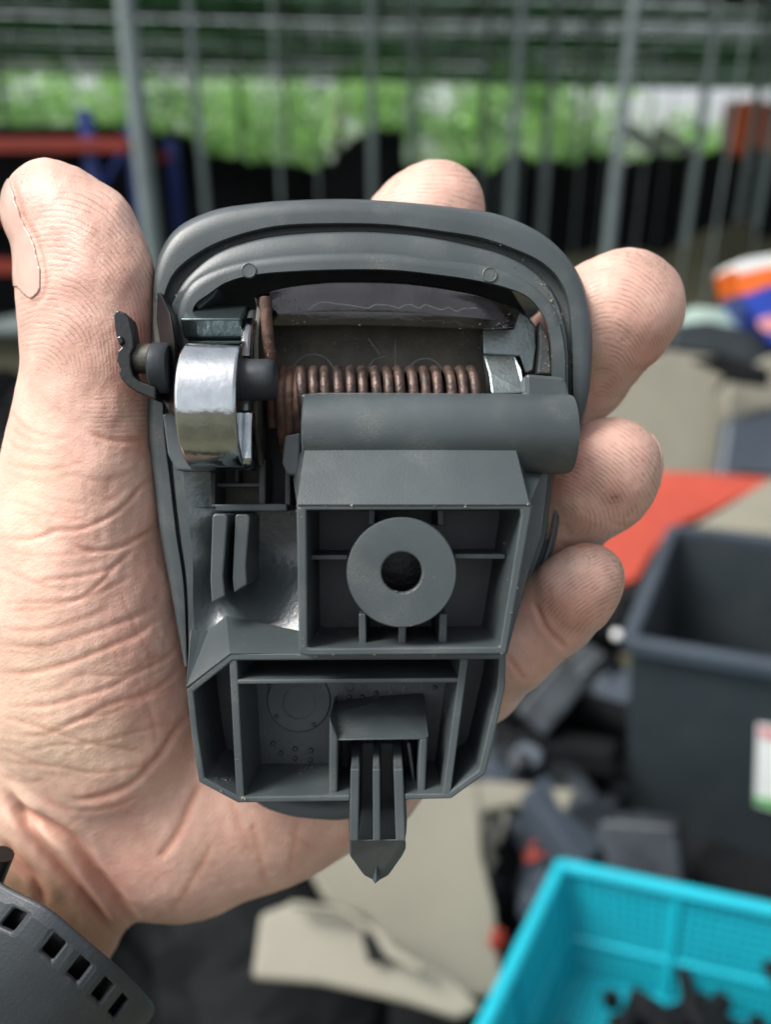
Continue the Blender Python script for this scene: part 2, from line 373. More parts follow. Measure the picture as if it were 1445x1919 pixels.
# ------------------------------------------------------------------ moulded body left of the screw box (saddle, shoulder): height field
ctl = [(343,885,-20),(395,885,-16),(346,960,-22),(395,960,-10),(355,1010,-18),(360,1060,-16),(388,1052,-4),(395,950,10),(470,950,46),(545,950,52),
       (575,960,50),(575,1010,66),(480,1010,66),(420,1010,44),(575,1045,70),(480,1060,86),(420,1060,58),(575,1080,46),(500,1090,70),(430,1105,62),(575,1115,24),(510,1120,50),(460,1125,52),
       (575,1150,2),(515,1150,26),(460,1150,34),(440,1140,36),(400,1125,34),(362,1110,0),(363,1160,-4),(390,1160,18),(425,1160,16),(480,1170,14),(575,1192,-16),(360,1190,-10),(392,1186,6)]
ctl = np.array(ctl, float)
def tps_fit(P):
    X = P[:, :2] / 100; n = len(X); d = np.linalg.norm(X[:, None] - X[None], axis=2); K = np.where(d > 0, d ** 2 * np.log(d + 1e-9), 0) + np.eye(n) * .02
    A = np.zeros((n + 3, n + 3)); A[:n, :n] = K; A[:n, n] = 1; A[:n, n + 1:] = X; A[n, :n] = 1; A[n + 1:, :n] = X.T
    wv = np.linalg.solve(A, np.r_[P[:, 2], 0, 0, 0])
    def f(u, v):
        x = np.stack([u, v], -1) / 100; r = np.linalg.norm(x[..., None, :] - X, axis=-1)
        return (np.where(r > 0, r ** 2 * np.log(r + 1e-9), 0) @ wv[:n]) + wv[n] + x @ wv[n + 1:]
    return f
hf = tps_fit(ctl)
def inpoly(u, v, poly):
    ins = False; j = len(poly) - 1
    for i in range(len(poly)):
        (xi, yi), (xj, yj) = poly[i], poly[j]
        if (yi > v) != (yj > v) and u < (xj - xi) * (v - yi) / (yj - yi + 1e-12) + xi: ins = not ins
        j = i
    return ins
# row-wise grid so the borders are clean
vv = np.concatenate([np.arange(884, 957, 6), np.arange(957, 1208, 4)])
lb = lambda v: np.interp(v, [884, 960, 1060, 1130, 1180, 1196], [343, 352, 361, 361, 364, 362])
rb = lambda v: np.interp(v, [884, 953, 957, 1196], [394, 395, 566, 568])
bot_edge = lambda u: np.interp(u, [340, 357, 375, 390, 425, 470, 568], [1190, 1184, 1184, 1186, 1158, 1169, 1187])
NU = 46; V = []; Fc = []
for v in vv:
    for k in range(NU):
        u = lb(v) + (rb(v) - lb(v)) * k / (NU - 1); v2 = min(v, bot_edge(u) + 13); V.append(L(u, v2, float(hf(np.array(u), np.array(v2)))))
for r in range(len(vv) - 1):
    for k in range(NU - 1): Fc.append((r * NU + k, r * NU + k + 1, (r + 1) * NU + k + 1, (r + 1) * NU + k))
o = link('body_saddle', fixn(mesh('body_saddle', V, Fc)), 'plastic_satin', root); autosmooth(o, 40)
if 0: prism('body_edge', [(343,884),(352,960),(361,1060),(361,1130),(364,1180),(372,1176),(369,1125),(368,1060),(360,960),(352,884)], -8, 110, 'plastic', bev=.0002)
# shoulder planes that climb to the front rim of the lower box
def Lh(u, v): return L(u, v, float(hf(np.array(float(u)), np.array(float(v)))) - 3)
V = [L(425,1157,8), L(566,1187,-20), L(578,1194,10), L(948,1190,20), L(948,1226,-100), L(432,1228,-112), L(351,1290,-112), L(357,1182,-20), L(375,1184,-10), L(391,1185,-4)]
Fc = [(0, 1, 5), (1, 2, 3, 4, 5), (0, 5, 9), (9, 5, 6), (9, 6, 8), (8, 6, 7)]
o = link('shoulder', fixn(mesh('shoulder', V, Fc)), 'plastic', root)
s_ = o.modifiers.new('solid', 'SOLIDIFY'); s_.thickness = .0008; s_.offset = 0
# side skin below the shoulder
prism('shoulder_side', [(351,1289,-108),(357,1185,-4),(363,1186,-2),(360,1286,-104)], -20, 110, 'plastic', bev=.0002)

# pair of raised guide fins
prism('guide_fin', [(397,966),(403,962),(422,963),(427,968),(418,1080),(422,1118),(396,1131),(393,1088)], -62, 60, 'plastic', bev=.0006)
prism('guide_fin', [(440,966),(445,963),(464,964),(468,969),(461,1060),(463,1096),(438,1112),(435,1085)], -50, 90, 'plastic', bev=.0006)

# rectangular window with its frame
prism('window_sill', [(395,945),(538,944),(538,958),(393,959)], 8, 60, 'plastic', bev=.0003)
wall('window_bar', (403,909), (490,909), 7, 40, 70, 'plastic_dusty'); wall('window_bar', (491,860), (491,945), 12, 34, 110, 'plastic_dusty')
wall('window_bar', (398,860), (398,946), 9, 20, 110, 'plastic_dusty'); wall('window_bar', (443,860), (443,905), 8, 70, 110, 'plastic_dusty')
wall('window_bar', (539,880), (539,948), 10, 20, 110, 'plastic_dusty')
prism('window_floor', [(400,850),(492,850),(492,945),(400,945)], 112, 124, 'dusty_metal', bev=0)
prism('side_plate', [(303,776),(330,770),(392,850),(392,886),(386,884),(330,882),(321,866),(313,850)], -30, 40, 'plastic', bev=.0006)

# ------------------------------------------------------------------ lower latch box
outer = [(430,1224),(949,1224),(947,1290),(925,1390),(911,1450),(846,1497),(759,1499),(656,1502),(445,1505),(372,1466),(358,1380),(349,1291)]
inner = [(436,1238),(936,1236),(932,1292),(910,1388),(897,1443),(838,1487),(759,1488),(656,1490),(448,1493),(383,1458),(371,1380),(362,1297)]
ring_wall('latch_box_wall', outer, inner, -112, 76, draft=.008, gap=6)
prism('latch_box_floor', [(425,1232),(945,1232),(905,1452),(845,1492),(445,1498),(376,1462),(356,1290)], 52, 74, 'plastic', bev=0)
wall('rib', (436,1232), (450,1497), 15, -110, 60); wall('rib', (871,1234), (837,1490), 15, -112, 60)
wall('rib', (444,1278), (862,1275), 9, -110, 60)
wall('inner_step', (444,1262), (862,1260), 30, 20, 60)
# embossed circles and dots on the floor
def torus(c, r, wv, m, name): 
    P = [c + Vector((r * math.cos(a), r * math.sin(a), 0)) for a in np.linspace(0, 2 * math.pi, 40)]
    return tube(name, P, wv, m, root, 6, False)
torus(L(560,1318,51), .0031, .00013, 'plastic_satin', 'moulded_circle')
lathe('moulded_disc', L(560,1312,51.8), (0, 0, 1), [(.0064, -.0002), (.0060, .0003), (.0046, .0002), (.0028, .0000), (0, .00005)], 'plastic', 48, root)
torus(L(765,1281,51), .0036, .00015, 'plastic_satin', 'moulded_circle')
torus(L(684,1280,51), .0009, .0001, 'plastic_satin', 'moulded_circle'); torus(L(655,1288,51), .0008, .0001, 'plastic', 'moulded_circle')
dots = [(655,1306),(658,1314),(679,1306),(681,1315),(705,1299),(704,1313),(512,1393),(527,1411),(553,1403),(553,1421),(583,1406),(581,1424),(518,1342),(588,1357),(506,1284),(815,1288),(625,1440)]
dm = None
for i, (u, v) in enumerate(dots):
    if dm is None:
        q = lathe('raised_dot', (0, 0, 0), (0, 0, 1), [(.00052, -.0003), (.00045, .0002), (.0002, .00045), (0, .0005)], 'plastic_satin', 12, root); dm = q.data; q.location = L(u, v, 51)
    else:
        q = bpy.data.objects.new('raised_dot', dm); C.objects.link(q); q.parent = root; q.location = L(u, v, 51)
# cover of the prong socket
V = [L(618,1341,-60), L(795,1301,40), L(802,1378,-96), L(802,1387,-98), L(622,1389,-98), L(618,1380,-96)]
prism('socket_roof', [(618,1338,-40),(700,1318,0),(795,1300,48),(803,1380,-96),(802,1387,-98),(619,1389,-98)], -60, 60, 'plastic', bev=.0005)
prism('socket_wall', [(617,1342),(633,1384),(632,1500),(616,1502)], -99, 62, 'plastic', bev=.0004)
prism('socket_wall', [(786,1384),(802,1382),(797,1490),(782,1492)], -96, 62, 'plastic', bev=.0004)
wall('rib', (766,1392), (778,1486), 7, -50, 60)
prism('socket_back', [(630,1380),(790,1380),(790,1480),(630,1480)], 30, 52, 'plastic_dusty', bev=0)

# ------------------------------------------------------------------ prong
prism('prong', [(653,1392),(757,1392),(763,1540),(762,1562),(754,1602),(728,1638),(706,1650),(682,1638),(655,1600),(653,1540)], 20, 62, 'plastic', bev=.0006)
for (xt, xb, w_) in ((666, 663, 17), (705, 706, 14), (745, 751, 18)):
    xm = xt + (xb - xt) * .25; wall('prong_fin', (xm, 1441), (xb, 1577), w_, -114, 40, draft=.1); wall('fin_root', (xt, 1396, -24), (xm, 1443, -113), w_ - 1.5, -20, 40, draft=.1)
V = [L(655,1574,-106), L(760,1572,-106), L(761,1584,-102), L(754,1603,-74), L(728,1640,-44), L(706,1652,-36), L(682,1640,-44), L(655,1602,-74),
     L(655,1582,0), L(760,1582,0), L(761,1590,0), L(754,1603,0), L(728,1640,0), L(706,1651,0), L(682,1640,0), L(655,1602,0)]
Fc = [tuple(range(8)), tuple(range(15, 7, -1))] + [(i, (i + 1) % 8, 8 + (i + 1) % 8, 8 + i) for i in range(8)]
o = link('prong_tip', fixn(mesh('prong_tip', V, Fc)), 'plastic', root); bevel(o, .0006, 3, 20)
V = [L(698,1648,-40), L(713,1648,-40), L(706,1615,-60), L(705,1652,-68), L(703,1656,-40)]
bm = bmesh.new(); [bm.verts.new(x) for x in V]; bmesh.ops.convex_hull(bm, input=bm.verts); me = bpy.data.meshes.new('prong_nib'); bm.to_mesh(me); bm.free()
link('prong_nib', me, 'plastic', root)
prism('box_gusset', [(616,1489),(655,1489),(655,1502),(616,1503)], -104, 40, 'plastic', bev=.0003)

# ------------------------------------------------------------------ pivot drum, plates, clip and pin on the left
def xprism(name, pts, u0, u1, df, m, parent=None, bev=.0004):
    """pts: (v seen at depth df, depth) outline in the side view, extruded between u0 and u1 (seen at df)"""
    k = (D0 + df) / D0 * S; xa_, xb_ = (u0 - CX) * k, (u1 - CX) * k
    a = [Vector((xa_, -(v - CY) * k, -d * S)) for v, d in pts]; b = [Vector((xb_, p.y, p.z)) for p in a]; n = len(a)
    Fc = [tuple(range(n)), tuple(range(2 * n - 1, n - 1, -1))] + [(i, (i + 1) % n, n + (i + 1) % n, n + i) for i in range(n)]
    o = link(name, fixn(mesh(name, a + b, Fc)), m, parent or root); autosmooth(o, 30)
    if bev: bevel(o, bev, 3, 40)
    return o
cyl = []
for a in np.linspace(-100, 84, 44):      # front half round, top running back as a flat
    cyl.append((744 + 128 * math.sin(R(a)), -52 - 120 * math.cos(R(a))))
cyl = [(612, 40)] + [(744 + 131 * math.sin(R(a)), -48 - 122 * math.cos(R(a))) for a in np.linspace(-88, 90, 44)] + [(872, 30)]
drum = xprism('pivot_drum', cyl, 328, 443, -160, 'chrome', bev=.0005)
M['bracket'] = mat('dark_steel', (.085, .115, .12), .3, .8, .15, 160, .2, 900)
xprism('drum_bracket', [(562, 48), (570, 10), (612, -56), (640, -30), (640, 60)], 352, 462, 0, 'bracket')
side = [(556, 40), (562, 5), (610, -50), (700, -75), (860, -88), (874, -80), (876, -60), (840, 30), (700, 60)]
xprism('drum_plate', side, 452, 470, -60, 'zinc', bev=.0006)
xprism('drum_plate_rim', [(586, -18), (592, -34), (630, -66), (676, -84), (678, -60), (600, -10)], 454, 474, -50, 'chrome_worn', bev=.0006)
xprism('drum_plate_rim', [(770, -96), (862, -104), (874, -96), (872, -70), (770, -60)], 456, 476, -80, 'chrome', bev=.0008)
xprism('drum_inner_plate', [(545, 50), (560, 0), (640, -40), (800, -50), (870, 20), (800, 60)], 478, 487, -20, 'dusty_metal', bev=.0002)
# dark shield plate left of the drum
prism('shield_plate', [(288,548,-10),(302,546,-10),(318,585,-60),(326,640,-90),(327,780,-90),(318,775,-60),(300,745,-50),(295,700,-50),(300,650,-50),(292,600,-20)], -40, 20, 'black_plastic', bev=.0006)
prism('shield_face', [(286,560),(300,580),(314,650),(290,650),(286,610)], 2, 20, 'dusty_metal', bev=.0002)
lathe('pivot_washer', L(290,690,-66), (1, 0, 0), [(0, -.0004), (.0040, -.0004), (.0045, 0), (.0045, .0022), (.0040, .0028), (0, .0028)], 'rubber', 40, root)
lathe('pivot_pin', L(247,672,-62), (1, 0, 0), [(0, 0), (.0024, 0), (.0027, .0004), (.0026, .0046), (0, .0046)], 'dusty_metal', 32, root)
# black hooked clip
prism('clip_hook', [(212,590),(215,583),(221,581),(233,586),(241,595),(244,604),(249,631),(250,650),(244,664),(244,686),(250,706),(261,714),(291,725),(291,750),(255,735),(236,722),(226,710),(221,698),(224,690),(217,675),(219,658),(227,650),(217,634),(213,611)], -96, -58, 'black_plastic', bev=.0005)
prism('clip_hook_rib', [(216,632),(226,628),(232,640),(224,648)], -102, -90, 'black_plastic', bev=.0003)
prism('clip_arm', [(252,715),(268,716),(300,738),(296,752),(262,735)], -60, -20, 'rubber', bev=.0004)
# black pin on the right of the drum
lathe('pin_head', L(446,712,-96), (1, 0, 0), [(0, 0), (.0035, 0), (.0036, .0004), (.0036, .0052), (.0034, .0062), (.0028, .0067), (0, .0067)], 'rubber', 40, root)
prism('housing_post', [(362,548),(366,532),(378,545),(410,540),(400,556),(372,580),(363,572)], -10, 60, 'plastic', bev=.0003)

# ------------------------------------------------------------------ the hand: one continuous surface from a blended distance field
GH = 5.0
gu = np.arange(-330, 1340, GH, dtype=np.float32); gv = np.arange(262, 2080, GH, dtype=np.float32); gd = np.arange(-110, 600, GH, dtype=np.float32)
def smin(a, b, k):
    h = np.clip(.5 + .5 * (b - a) / k, 0, 1); return b + (a - b) * h - k * h * (1 - h)
def chain_sdf(pts, k, fz=.85):
    """rounded cones along pts (u, v, d, r); returns field on its bounding box"""
    P = np.array(pts, float); pad = P[:, 3].max() + 60
    lo = P[:, :3].min(0) - pad; hi = P[:, :3].max(0) + pad
    iu = slice(max(0, int((lo[0] - gu[0]) / GH)), max(1, int((hi[0] - gu[0]) / GH) + 1)); iv = slice(max(0, int((lo[1] - gv[0]) / GH)), int((hi[1] - gv[0]) / GH) + 1); idd = slice(max(0, int((lo[2] - gd[0]) / GH)), int((hi[2] - gd[0]) / GH) + 1)
    U, Vv, Dd = np.meshgrid(gu[iu], gv[iv], gd[idd], indexing='ij')
    out = None
    for a, b in zip(pts[:-1], pts[1:]):
        ax, ay, az_, ra = a; bx, by, bz, rb_ = b
        dx, dy, dz = bx - ax, by - ay, (bz - az_) / fz; ll = dx * dx + dy * dy + dz * dz + 1e-6
        px, py, pz = U - ax, Vv - ay, (Dd - az_) / fz
        t = np.clip((px * dx + py * dy + pz * dz) / ll, 0, 1)
        q = np.sqrt((px - t * dx) ** 2 + (py - t * dy) ** 2 + (pz - t * dz) ** 2) - (ra + (rb_ - ra) * t)
        out = q if out is None else smin(out, q, k)
    return (iu, iv, idd), out.astype(np.float32)
G = np.full((len(gu), len(gv), len(gd)), 400, np.float32)
def add(pts, k=20, kb=8, fz=.85):
    sl_, q = chain_sdf(pts, k, fz); G[sl_] = smin(G[sl_], q, kb)
# palm slab, hypothenar, thenar, wrist
add([(330,1540,330,190), (480,1450,330,205), (620,1370,330,200), (760,1240,330,175), (800,1050,330,150), (760,880,330,140)], 60, 60, .75)
add([(560,850,350,150), (480,1050,350,190), (400,1250,350,220), (300,1450,350,230)], 60, 70, .65)
add([(640,880,345,150), (620,1080,345,190), (560,1280,345,200)], 60, 70, .65)
add([(300,1000,270,120),(380,900,310,140), (560,800,340,140)], 60, 70, .75)
add([(150,905,110,142), (128,1000,140,170), (115,1130,178,212), (150,1270,205,205), (200,1370,232,180)], 60, 60, .80)
add([(180,1300,300,240), (120,1500,360,220), (-10,1690,400,225), (-170,1950,430,230), (-260,2150,440,230)], 60, 50, .62)
# thumb
add([(88,392,50,84), (140,450,52,112), (158,520,52,124), (163,600,58,124), (163,680,66,122), (158,760,78,124), (150,850,95,138), (146,940,120,152)], 30, 25, .80)
add([(82,372,48,72), (106,380,44,70)], 20, 26, .8)
# index
add([(818,392,215,94), (790,425,250,99), (705,520,310,106), (640,700,360,112), (590,880,380,125)], 30, 8, .85)
# middle
add([(1180,568,150,104), (1155,590,165,110), (1065,690,250,110), (930,800,270,118), (800,900,350,125)], 25, 8, .85)
# ring
add([(1148,878,105,94), (1125,896,125,101), (1050,950,200,98), (930,1010,240,108), (820,1040,330,120)], 25, 8, .85)
# little
add([(1102,1088,85,70), (1080,1110,95,77), (1035,1150,130,79), (1000,1185,140,73)], 16, 8, .88)
add([(1000,1180,145,73), (960,1222,150,74), (900,1275,215,82), (800,1330,290,100)], 16, 16, .88)

def surface_nets(G):
    s = G < 0; nx, ny, nz = G.shape
    acc = np.zeros((nx - 1, ny - 1, nz - 1), np.uint8)
    for i in (0, 1):
        for j in (0, 1):
            for k in (0, 1): acc += s[i:nx - 1 + i, j:ny - 1 + j, k:nz - 1 + k]
    act = (acc > 0) & (acc < 8); I = np.argwhere(act); idx = -np.ones(act.shape, np.int32); idx[act] = np.arange(len(I))
    P = np.zeros((len(I), 3)); W = np.zeros(len(I)); x, y, z = I.T
    cs = [(i, j, k) for i in (0, 1) for j in (0, 1) for k in (0, 1)]
    for a in cs:
        for b in cs:
            if sum(b) - sum(a) == 1 and all(bb >= aa for aa, bb in zip(a, b)):
                fa = G[x + a[0], y + a[1], z + a[2]]; fb = G[x + b[0], y + b[1], z + b[2]]; m = (fa < 0) != (fb < 0)
                t = np.where(m, fa / np.where(m, fa - fb, 1), 0)
                for c in range(3): P[:, c] += np.where(m, a[c] + t * (b[c] - a[c]), 0)
                W += m
    P = P / W[:, None] + I
    Q = []
    for ax in range(3):
        sA = [slice(1, -1)] * 3; sA[ax] = slice(0, -1); sB = list(sA); sB[ax] = slice(1, None)
        m = s[tuple(sA)] != s[tuple(sB)]; e = np.argwhere(m); o1 = [1, 1, 1]; o1[ax] = 0; e = e + o1
        inside = s[tuple(e.T)]
        b_, c_ = [(1, 2), (2, 0), (0, 1)][ax]
        def at(db, dc):
            q = e.copy(); q[:, b_] -= db; q[:, c_] -= dc; return idx[tuple(q.T)]
        q = np.stack([at(0, 0), at(1, 0), at(1, 1), at(0, 1)], 1); q[~inside] = q[~inside][:, ::-1]
        Q.append(q)
    return P, np.concatenate(Q)
HP, HQ = surface_nets(G)
HP = HP * GH + np.array([gu[0], gv[0], gd[0]])
del G
E = np.concatenate([HQ[:, [0, 1]], HQ[:, [1, 2]], HQ[:, [2, 3]], HQ[:, [3, 0]]]); E = np.unique(np.sort(E, 1), axis=0)
cnt = np.bincount(E.ravel(), minlength=len(HP)).astype(float)
def lap(X):
    s_ = np.zeros_like(X)
    for c in range(X.shape[1]):
        s_[:, c] = np.bincount(E[:, 0], X[E[:, 1], c], len(X)) + np.bincount(E[:, 1], X[E[:, 0], c], len(X))
    return s_ / cnt[:, None] - X
for _ in range(6):
    HP += .6 * lap(HP); HP -= .62 * lap(HP)
def vnormals(P):
    a, b, c, d = (P[HQ[:, i]] for i in range(4)); nrm = np.cross(c - a, d - b); N_ = np.zeros_like(P)
    for i in range(4):
        for k in range(3): N_[:, k] += np.bincount(HQ[:, i], nrm[:, k], len(P))
    return N_ / (np.linalg.norm(N_, axis=1)[:, None] + 1e-9)
N_ = vnormals(HP)
if np.mean(np.sum(N_ * (HP - HP.mean(0)), 1)) < 0: HQ = HQ[:, ::-1]; N_ = -N_
front = np.clip(-N_[:, 2] * 2.2 + .55, 0, 1)          # facing the palm side
def from2(l, s_, oy): return [(x / s_, oy + y / s_) for x, y in l]
z2 = lambda l: from2(l, 4.25, 750); z3 = lambda l: from2(l, 3.49, 1150)
creases = [  # (points, width, depth)
 (z2([(90,60),(130,150),(220,230),(380,290),(600,292)]), 5, 3.5), (z2([(85,210),(200,310),(340,335),(560,300)]), 5, 3), (z2([(60,310),(150,390),(300,425),(480,420)]), 5, 3.5),
 (z2([(40,500),(200,540),(400,545),(580,520),(680,470)]), 5, 3.5), (z2([(50,590),(250,640),(420,640)]), 5, 2.5), (z2([(690,255),(850,310),(1000,325),(1160,305)]), 7, 7),
 (z2([(1170,480),(1050,560),(900,630),(740,640),(640,610),(560,590),(340,700)]), 4.5, 3.2), (z2([(1220,620),(1120,700),(1040,790),(920,890),(800,960),(620,1030),(450,1040),(330,1080),(200,1110),(0,1100)]), 7, 8),
 (z2([(690,620),(680,760),(700,980)]), 4, 2.6), (z2([(840,560),(880,650),(850,740)]), 4, 2), (z2([(560,590),(760,760),(1000,820)]), 4, 2.4), (z2([(1000,700),(900,780),(760,830),(500,800),(220,750)]), 4, 2.4),
 (z2([(0,790),(200,830),(420,920),(620,950),(800,960)]), 5, 3.4), (z2([(100,900),(350,920),(700,870)]), 4, 2.4), (z2([(200,930),(330,1020),(500,1040)]), 4, 2.2),
 (z2([(1270,1000),(1130,1080),(1000,1150),(860,1190),(700,1200),(560,1150)]), 7, 8), (z2([(0,1160),(150,1220),(380,1240),(600,1220),(850,1190)]), 5, 4), (z2([(0,1250),(150,1275),(330,1250)]), 4.5, 2.6),
 (z2([(1060,1190),(960,1280),(850,1350),(700,1390),(500,1420),(300,1440)]), 7, 6.5), (z2([(350,1250),(500,1330),(700,1300),(880,1220)]), 4, 2.4),
 (z2([(0,1330),(150,1400),(350,1480),(600,1525)]), 5.5, 4), (z2([(950,1290),(830,1420),(720,1520),(600,1590),(350,1610),(0,1620)]), 6.5, 6), (z2([(1100,1370),(900,1480),(700,1570),(400,1650),(0,1680)]), 7, 5),
 (z2([(780,1040),(800,1120),(870,1190)]), 4, 2), (z2([(960,1540),(1020,1680),(1100,1840)]), 4, 3), (z2([(1250,1260),(1310,1340)]), 4, 2.5),
 (z2([(0,1820),(300,1830),(600,1760),(900,1640)]), 8, 5),
 (z3([(0,210),(300,210),(600,120),(830,40),(1000,-40)]), 8, 6), (z3([(0,255),(200,255),(420,215),(600,160)]), 6, 3.5), (z3([(0,385),(200,385),(450,320),(700,220),(900,130),(1040,20)]), 9, 7),
 (z3([(170,520),(380,480),(520,400),(800,400),(980,290),(1100,265)]), 7, 4.5), (z3([(60,600),(300,600),(520,540),(720,480),(900,380),(1080,290),(1190,200)]), 8, 6),
 (z3([(350,750),(520,690),(700,600),(900,540),(1050,470),(1190,340)]), 9, 6.5), (z3([(0,665),(200,720),(430,800),(600,850),(850,890),(960,905)]), 7, 5),
 (z3([(0,785),(300,790),(520,690),(720,650),(900,570),(1200,460)]), 7, 5), (z3([(120,915),(350,860),(600,850),(900,770),(1180,700)]), 6.5, 4.5),
 (z3([(1260,620),(1150,760),(1050,920),(960,1010),(880,1090),(760,1160),(600,1210),(450,1225)]), 10, 13), (z3([(0,970),(380,1010),(600,1040),(850,1010),(960,980)]), 6, 4.5),
 (z3([(160,1130),(400,1260),(560,1290),(760,1250),(900,1190)]), 8, 5), (z3([(1320,1100),(1240,1250),(1180,1400),(1080,1550),(1030,1600)]), 12, 12), (z3([(1396,1480),(1300,1680),(1160,1900)]), 9, 5.5),
 (z3([(850,10),(900,120),(970,240),(970,300)]), 4, 3), (z3([(750,230),(770,310),(800,400)]), 4, 2.6), (z3([(890,400),(940,540),(1000,690),(1030,850)]), 4, 2.6), (z3([(680,100),(750,220)]), 4, 2.2), (z3([(990,60),(1100,250)]), 4, 2.2),
 (z3([(0,1140),(130,1290),(300,1380),(470,1490),(560,1600),(640,1720),(780,1900),(900,2010)]), 20, 30), (z3([(80,1230),(200,1420),(330,1580),(480,1750),(620,1919),(760,2100)]), 18, 26), (z3([(0,1480),(130,1640),(230,1740),(300,1919)]), 16, 20),
 (z3([(0,1050),(120,1100),(280,1090)]), 5, 3), (z3([(0,880),(120,930),(300,1010)]), 6, 3), (z3([(640,1230),(400,1400),(300,1420)]), 5, 2.4),
 ([(1000,1128),(1025,1180),(1066,1218)], 8, 13), ([(950,1228),(985,1275)], 7, 8), ([(1042,1012),(1075,1022),(1110,1020),(1150,1012)], 5, 5),
 ([(1138,975),(1175,985),(1205,975)], 5, 4), ([(150,640),(168,700)], 9, -3), ([(8,322),(26,345),(42,400),(68,450),(81,500),(83,545),(64,570),(44,566)], 6, 7), ([(540,1560),(590,1590)], 8, 4), ([(690,1490),(640,1590)], 14, 3), ([(430,1500),(470,1600)], 14, 4), ([(560,1540),(540,1640)], 9, 4), ([(470,1530),(500,1665)], 12, 5),
]
for _ in range(36):           # fine random wrinkles over the heel of the thumb
    u = rng.uniform(10, 270); v = rng.uniform(770, 1480); a = rng.normal(-.15, .45); l = rng.uniform(20, 70); c_ = rng.uniform(-8, 8)
    creases.append(([(u - l / 2 * math.cos(a), v - l / 2 * math.sin(a)), (u, v + c_), (u + l / 2 * math.cos(a), v + l / 2 * math.sin(a))], 3.6, rng.uniform(.8, 2.2)))
disp = np.zeros(len(HP)); crs = np.zeros(len(HP)); UV = HP[:, :2]
fm = np.where(front > 0)[0]
for pts, wd, dp in creases:
    q = cr(pts, 5); rmax = wd * 3.2 + 4; lo = q.min(0) - rmax; hi = q.max(0) + rmax
    sel = fm[(UV[fm, 0] > lo[0]) & (UV[fm, 0] < hi[0]) & (UV[fm, 1] > lo[1]) & (UV[fm, 1] < hi[1])]
    if not len(sel): continue
    X = UV[sel]; best = np.full(len(sel), 1e9); bt = np.zeros(len(sel)); ns = len(q) - 1
    for i in range(ns):
        a, b = q[i], q[i + 1]; ab = b - a; t = np.clip(((X - a) @ ab) / (ab @ ab + 1e-9), 0, 1); dd = np.linalg.norm(X - a - t[:, None] * ab, axis=1)
        m = dd < best; best[m] = dd[m]; bt[m] = (i + t[m]) / ns
    fade = np.clip(np.minimum(bt, 1 - bt) * 6 + .15, 0, 1)
    ww = max(wd * .62, 4.2)
    g = np.exp(-(best / ww) ** 2) - .25 * np.exp(-((best - 2.1 * ww) / (1.3 * ww)) ** 2)
    disp[sel] = disp[sel] - dp * g * fade * front[sel] * np.where(wd > 14, .8, np.where(abs(dp) >= 6, .31, .22))
    crs[sel] = np.maximum(crs[sel], np.exp(-(best / (ww * .95)) ** 2) * fade * min(1, abs(dp) / 7) * front[sel])
# low, soft unevenness of flesh
def vnoise(P, sc_, seed):
    r_ = np.random.default_rng(seed); k = r_.normal(0, 1, (14, 3)); k /= np.linalg.norm(k, axis=1)[:, None]; ph = r_.uniform(0, 6.28, 14)
    return np.sin((P / sc_) @ k.T * 2 * math.pi + ph).mean(1)
disp += 9 * vnoise(HP, 190, 1) + 3.0 * vnoise(HP, 70, 2) + 1.0 * vnoise(HP, 28, 3)
HP = HP + N_ * disp[:, None]
# ridge phase of the finger prints (distance about a loop centre, stretched) and where ridges show
def fld(cu, cv, sx, sy, rot):
    c, s_ = math.cos(R(rot)), math.sin(R(rot)); x = HP[:, 0] - cu; y = HP[:, 1] - cv
    X = (x * c + y * s_) / sx; Y = (-x * s_ + y * c) / sy; return np.sqrt(X * X + Y * Y)
def blob(cu, cv, ru, rv, rot=0, soft=.35):
    d = fld(cu, cv, ru, rv, rot); return np.clip((1 - d) / soft, 0, 1)
wob = 16 * vnoise(HP, 260, 5) + 4 * vnoise(HP, 110, 6)
phase = fld(60, 760, .75, 1.25, 12)
mask = blob(165, 540, 165, 235, 0, .3) * np.clip((735 - HP[:, 1]) / 70, 0, 1)
low = (HP[:, 1] > 735) & (HP[:, 0] < 300)
phase = np.where(low, HP[:, 1] * 1.0 + (HP[:, 0] - 220) ** 2 * .0009, phase); mask = np.where(low, blob(225, 775, 75, 60) * .8, mask)
m2 = (HP[:, 0] > 600) & (HP[:, 1] < 450); phase = np.where(m2, fld(760, 470, 1.5, .9, -15), phase); mask = np.where(m2, blob(790, 370, 170, 100), mask)
m3 = (HP[:, 0] > 1000) & (HP[:, 1] >= 420) & (HP[:, 1] < 790); phase = np.where(m3, fld(1120, 790, .62, 1.15, 8), phase); mask = np.where(m3, blob(1170, 620, 125, 185, 12), mask)
m4 = (HP[:, 0] > 980) & (HP[:, 1] >= 780) & (HP[:, 1] < 1016); phase = np.where(m4, fld(1052, 965, 1.25, .95, 35), phase); mask = np.where(m4, blob(1140, 900, 125, 125), mask)
m5 = (HP[:, 0] > 960) & (HP[:, 1] >= 1016); phase = np.where(m5, fld(1190, 1260, 1.0, .85, -35), phase); mask = np.where(m5, blob(1090, 1110, 110, 110), mask)
m6 = (HP[:, 0] < 700) & (HP[:, 1] > 900); phase = np.where(m6, HP[:, 0] * .45 + HP[:, 1] * .8, phase); mask = np.where(m6, .22, mask)
phase = (phase + wob) * np.interp(HP[:, 0], [300, 600], [1 / 8.6, 1 / 8.0])
